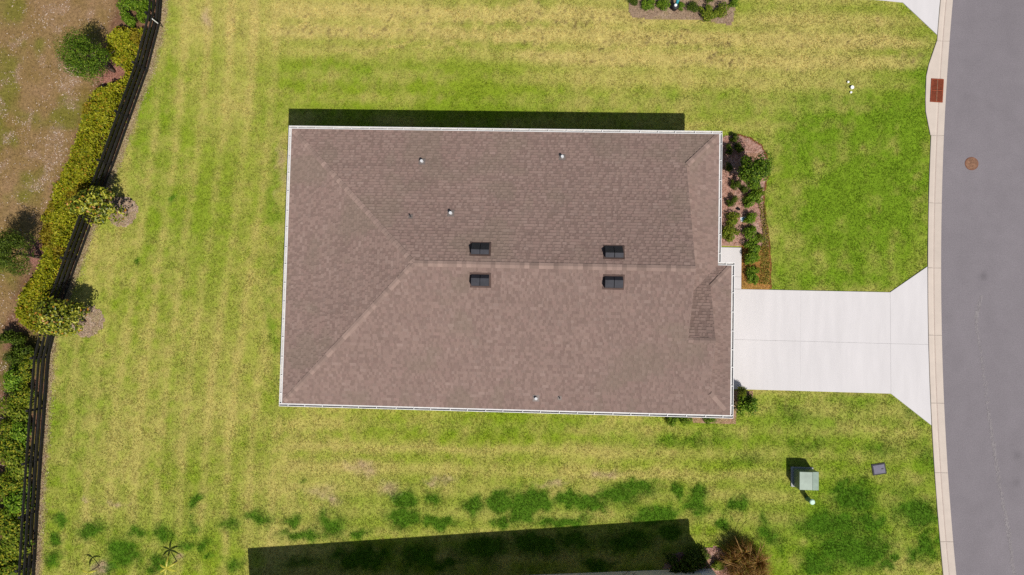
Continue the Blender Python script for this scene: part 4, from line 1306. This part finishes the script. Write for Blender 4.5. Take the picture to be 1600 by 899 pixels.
# weeds along the outer side of the bed
r = np.random.default_rng(23)
n = 1500
wp_ = polyscatter([at2(*p) for p in ((1185, 320), (1195, 318), (1200, 360), (1203, 445), (1186, 445), (1188, 400), (1192, 370))], n, r)
cc = palette(n, [(170, 160, 60), (140, 146, 48), (188, 168, 84)], [.4, .3, .3], r)
L = r.uniform(.05, .14, n)
V, F, C = leaf_arrays(np.stack([wp_[:, 0], wp_[:, 1], r.uniform(.04, .13, n)], -1), np.array([[0, 0, .7]]) + r.normal(size=(n, 3)) * .6, L, L * .25, cc, r)
tag(np_mesh('weeds', V, F, M['leaf'], cols=C), 'yellowish weeds along the outer side of the front bed', kind='stuff')

# sandy crumbs in the dry field
r = np.random.default_rng(29)
n = 95000
sx_ = r.uniform(-29.5, -19, n); sy_ = r.uniform(-15, 17.5, n)
k_ = (sx_ < fence_x(sy_) - 1.6) & (r.random(n) < sand_density(sx_, sy_) * (.3 + 1.2 * sstep(.45, .62, fbm(sx_, sy_, .16, 2, 48))))
sx_, sy_ = sx_[k_], sy_[k_]; n = len(sx_)
L = r.uniform(.03, .075, n)
pal = np.array([alb(*c) for c in ((216, 190, 168), (196, 166, 138), (230, 210, 192), (176, 142, 112))])
V, F, C = leaf_arrays(np.stack([sx_, sy_, np.full(n, .004)], -1), np.array([[0, 0, 1.]]) + r.normal(size=(n, 3)) * .2, L, L * .7, pal[r.integers(0, 4, n)], r)
tag(np_mesh('sand_crumbs', V, F, M['chip'], cols=C), 'pale sandy crumbs lying on the brown field', kind='stuff')

# ------------------------------------------------------------------ plants at the bottom edge
def fountain_grass(px, py, rad, ht, label, seed):
    r = np.random.default_rng(seed)
    q = at(px, py, ht * .5)
    t = empty('fountain_grass', (q[0], q[1], 0)); tag(t, label, 'ornamental grass')
    n = 2600
    V = []; C = []; F = []
    a = r.uniform(0, 2 * math.pi, n); rr = rad * np.sqrt(r.uniform(.02, 1, n)); h = ht * r.uniform(.4, 1.15, n) * (.7 + .6 * vnoise(a * 2.2, rr * 2, 1, 5)); b0 = r.uniform(0, .35, n) * rad * .6
    w = r.uniform(.012, .026, n)
    tw = r.normal(0, .75, n)
    S = 5
    for i in range(S + 1):
        s = i / S
        rad_ = b0 + rr * s ** 1.5
        z = h * (1 - (1 - s) ** 2.2) - h * .85 * s ** 3 * (rr / rad)
        an = a + tw * s
        ww = w * (1 - .8 * s)
        x = rad_ * np.cos(an); y = rad_ * np.sin(an)
        V.append(np.stack([x - ww * np.sin(an), y + ww * np.cos(an), z], -1)); V.append(np.stack([x + ww * np.sin(an), y - ww * np.cos(an), z], -1))
    V = np.stack(V, 1)
    kc = r.integers(0, 7, n)
    coff = np.array([(0, 0), (.5, .2), (-.45, .25), (.2, -.5), (-.3, -.4), (.65, -.35), (-.1, .5)]) * rad * .85
    V[:, :, 0] = V[:, :, 0] * .62 + coff[kc, 0][:, None]; V[:, :, 1] = V[:, :, 1] * .62 + coff[kc, 1][:, None]
    V[:, :, 2] *= (.8 + .4 * r.random(7))[kc][:, None]
    base = np.arange(n)[:, None] * (2 * (S + 1))
    for i in range(S):
        F.append(base + np.array([[2 * i, 2 * i + 1, 2 * i + 3, 2 * i + 2]]))
    cc = palette(n, [(152, 106, 48), (130, 88, 38), (178, 132, 66), (146, 134, 46), (204, 164, 98)], [.3, .24, .18, .2, .08], r)
    np_mesh('blades', V.reshape(-1, 3), np.concatenate(F), M['leaf'], t, np.repeat(cc, 2 * (S + 1), 0), local=True)
    mb = MB()
    for k in range(9):
        an = r.random() * 6.28; l = rad * r.uniform(.7, 1.15); z = ht * r.uniform(.7, 1.05)
        mb.tube([(0, 0, .1), (math.cos(an) * l * .5, math.sin(an) * l * .5, z), (math.cos(an) * l, math.sin(an) * l, z * .95), (math.cos(an) * l * 1.15, math.sin(an) * l * 1.15, z * .86)], [.006, .005, .014, .004], 5)
    M['plume'] = M.get('plume') or surf('grass_plume', alb(200, 158, 100), .9, (9, .8, 1.2), None, spec=.1)
    tag(mb.build('plumes', M['plume'], t, local=True), kind='stuff')
fountain_grass(1165, 884, 1.3, 1.45, 'big reddish-brown fountain grass clump at the bottom edge', 61)
bush(1070, 876, 26, 'dark', 'dark wide shrub in the shade against the neighbouring wall', 'shrubs by the neighbouring wall', h=.7)
bush(1098, 872, 13, 'dark', 'smaller dark shrub at the lit end of the neighbouring shade', 'shrubs by the neighbouring wall', h=.6)
bush(1124, 884, 10, 'olive', 'pale variegated shrub between white corner trim and fountain grass', 'shrubs by the neighbouring wall', h=.4)
# bare twiggy plant by the wall
q = at(982, 893); t = empty('twiggy_plant', (q[0], q[1], 0)); tag(t, 'bare twiggy plant against the shaded neighbouring wall', 'plant')
r = np.random.default_rng(9); mb = MB()
for k in range(9):
    a = r.random() * 6.28; mb.tube([(0, 0, -.05), (.15 * math.cos(a), .12 * math.sin(a), .3), (.38 * math.cos(a), .25 * abs(math.sin(a)), .55 + .2 * r.random())], [.012, .009, .004], 5)
mb.build('twigs', M['bark'], t, local=True)

def sapling(px, py, h, nf, label, seed, fl=.55, lean=(0, 0)):
    r = np.random.default_rng(seed)
    q = at(px, py); t = empty('palm_sapling', (q[0], q[1], 0)); tag(t, label, 'palm', 'palm saplings in the lawn')
    mb = MB(); top = Vector((lean[0], lean[1], h))
    mb.tube([(0, 0, -.05), tuple(top * .5 + Vector((.01, 0, 0))), tuple(top)], [.03, .024, .02], 8); mb.build('trunk', M['bark'], t, local=True)
    M['frond'] = M.get('frond') or surf('palm_frond', alb(196, 190, 66), .5, (8, .8, 1.2), None, spec=.3)
    for k in range(nf):
        a = 2 * math.pi * k / nf + r.normal() * .3 + .5
        l = fl * r.uniform(.8, 1.15)
        fm = MB(); pts = []
        for s in np.linspace(0, 1, 7):
            pts.append(top + Vector((math.cos(a) * l * s, math.sin(a) * l * s, l * (.5 * s - .75 * s * s))))
        side = Vector((-math.sin(a), math.cos(a), 0))
        for i in range(6):
            w0 = .05 * math.sin(math.pi * min(1, .12 + i / 6.5)); w1 = .05 * math.sin(math.pi * min(1, .12 + (i + 1) / 6.5))
            dz = Vector((0, 0, -.02))
            fm.poly([pts[i], pts[i] + side * w0 + dz, pts[i + 1] + side * w1 + dz, pts[i + 1]])
            fm.poly([pts[i], pts[i + 1], pts[i + 1] - side * w1 + dz, pts[i] - side * w0 + dz])
        fm.build('frond', M['frond'], t, local=True)
sapling(276, 877, .95, 6, 'palm sapling with pale fronds and dark shadow at bottom left', 71, .6)
sapling(155, 884, .8, 3, 'thin palm sapling nearest the fence at the bottom edge', 72, .55, (-.05, -.05))

# ------------------------------------------------------------------ utilities on the lawn
def oriented(name, px, py, rot=0, z=0):
    q = at(px, py); t = empty(name, (q[0], q[1], z)); t.rotation_euler.z = rot; return t
tb = empty('transformer_box', (0, 0, 0))
c0 = at(1249, 737, .85); c1 = at(1280, 767, .85)
x0, x1, y0, y1 = c0[0], c1[0], c1[1], c0[1]
tcx, tcy = (x0 + x1) / 2, (y0 + y1) / 2
tb.location = (tcx, tcy, 0)
tag(tb, 'pale green transformer box on a pad in the lower lawn', 'utility box')
hx, hy = (x1 - x0) / 2, (y1 - y0) / 2
mb = MB(); mb.prism([(-hx - .09, -hy - .04), (hx + .04, -hy - .04), (hx + .04, hy + .04), (-hx - .09, hy + .04)], -.05, .07, .01); mb.build('pad', M['padgrey'], tb, local=True)
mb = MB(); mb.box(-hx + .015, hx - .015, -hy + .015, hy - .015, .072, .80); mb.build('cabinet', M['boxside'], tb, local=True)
sp = hx * .30
mb = MB()
mb.v += [(-hx, -hy, .80), (sp, -hy, .80), (sp, hy, .80), (-hx, hy, .80), (-hx + .02, -hy + .02, .85), (sp, -hy + .02, .865), (sp, hy - .02, .865), (-hx + .02, hy - .02, .85)]
for qd in ((4, 5, 6, 7), (0, 1, 5, 4), (2, 3, 7, 6), (3, 0, 4, 7), (1, 2, 6, 5)): mb.f.append(qd); mb.c.append((1, 1, 1))
mb.build('lid', M['boxgreen'], tb, local=True)
mb = MB()
a = sp + .012
mb.v += [(a, -hy, .80), (hx, -hy, .78), (hx, hy, .78), (a, hy, .80), (a, -hy + .01, .862), (hx - .005, -hy + .01, .80), (hx - .005, hy - .01, .80), (a, hy - .01, .862)]
for qd in ((4, 5, 6, 7), (0, 1, 5, 4), (1, 2, 6, 5), (2, 3, 7, 6), (3, 0, 4, 7)): mb.f.append(qd); mb.c.append((1, 1, 1))
mb.build('sloped_hatch', M['boxgreen'], tb, local=True)
mb = MB(); mb.box(-.03, .03, -hy - .012, -hy + .012, .5, .62); mb.build('handle', M['black'], tb, local=True)

t = oriented('cable_pedestal', 1261.5, 779.5)
tag(t, 'short green cable pedestal with pale cap below the transformer box', 'pedestal')
mb = MB(); mb.tube([(0, 0, -.05), (0, 0, .12), (0, 0, .56)], [.115, .105, .1], 20); mb.build('body', M['midgreen'], t, local=True)
mb = MB(); mb.prism(circ(.122, 24), .555, .64, .03); mb.build('cap', M['palegreen'], t, local=True)

t = oriented('meter_lid', 1373, 733, math.radians(10))
tag(t, 'grey square handhole lid set in the lawn', 'utility lid')
mb = MB(); mb.prism([(-.33, -.27), (.33, -.27), (.33, .27), (-.33, .27)], -.05, .035, .008); mb.build('collar', M['black'], t, local=True)
mb = MB(); mb.prism([(-.27, -.21), (.27, -.21), (.27, .21), (-.27, .21)], .0, .058, .006); mb.build('lid', M['lidgrey'], t, local=True)
mb = MB(); mb.box(.1, .2, -.02, .02, .05, .064); mb.build('finger_slot', M['black'], t, local=True)

for x, y, r_, h, l in ((1324.5, 129, .05, .08, 'small white cleanout cap, topmost of the three in the lawn'), (1330.5, 137.5, .085, .10, 'largest white cleanout cap, middle of the three in the lawn'), (1329, 145, .05, .07, 'small white cleanout cap, lowest of the three in the lawn')):
    t = oriented('cleanout_pipe', x, y); tag(t, l, 'pipe cap', 'white cleanouts in the lawn')
    mb = MB(); mb.tube([(0, 0, -.05), (0, 0, h)], [r_ * .88, r_ * .88], 20); mb.build('pipe', M['pvc'], t, local=True)
    mb = MB(); mb.prism(circ(r_, 20), h - .03, h + .012, .006); mb.build('cap', M['pvc'], t, local=True)
    mb = MB(); mb.box(-r_ * .25, r_ * .25, -r_ * .25, r_ * .25, h + .013, h + .035); mb.build('square_nut', M['pvc'], t, local=True)

t = oriented('valve_box', 1161, 343, .2)
tag(t, 'small blue valve box lid between two shrubs in the mulch', 'utility lid')
mb = MB(); mb.prism([(-.15, -.11), (.15, -.11), (.15, .11), (-.15, .11)], 0, .10, .01); mb.build('box', M['pvc'], t, local=True)
mb = MB(); mb.prism([(-.11, -.08), (.11, -.08), (.11, .08), (-.11, .08)], .09, .115, .008); mb.build('lid', M['blue'], t, local=True)

t = oriented('spot_light', 1152, 328)
tag(t, 'tiny dark garden spotlight in the pink mulch near the gutter', 'garden light')
mb = MB(); mb.tube([(0, 0, -.05), (0, 0, .14)], [.012, .012], 8); mb.build('spike', M['black'], t, local=True)
mb = MB(); mb.tube([(-.06, 0, .13), (.08, 0, .2)], [.04, .06], 14); mb.build('lamp_head', M['black'], t, local=True)

t = oriented('garden_ornament', 1053, 15)
tag(t, 'dark garden ornament with white ball and teal top, top bed', 'ornament')
mb = MB(); mb.tube([(0, 0, 0.0), (0, 0, .1), (0, 0, .38), (0, 0, .42)], [.1, .13, .17, .15], 18); mb.build('pot', M['black'], t, local=True, smooth=True)
mb = MB(); mb.tube([(-.02, 0, .42), (-.02, 0, .5), (-.02, 0, .56)], [.04, .085, .03], 14); mb.build('ball', M['pvc'], t, local=True, smooth=True)
mb = MB(); mb.tube([(.05, .1, .4), (.09, .28, .7), (.12, .42, .85)], [.07, .1, .05], 12); mb.build('teal_top', M['teal'], t, local=True, smooth=True)

t = oriented('marker_post', 255, 43)
tag(t, 'thin marker post with white upper half beside the fence', 'post')
mb = MB(); mb.tube([(0, 0, -.05), (0, 0, .5)], [.018, .018], 8); mb.build('lower_half', M['black'], t, local=True)
mb = MB(); mb.tube([(0, 0, .5), (0, 0, 1.0)], [.022, .022], 8); mb.build('upper_half', M['pvc'], t, local=True)
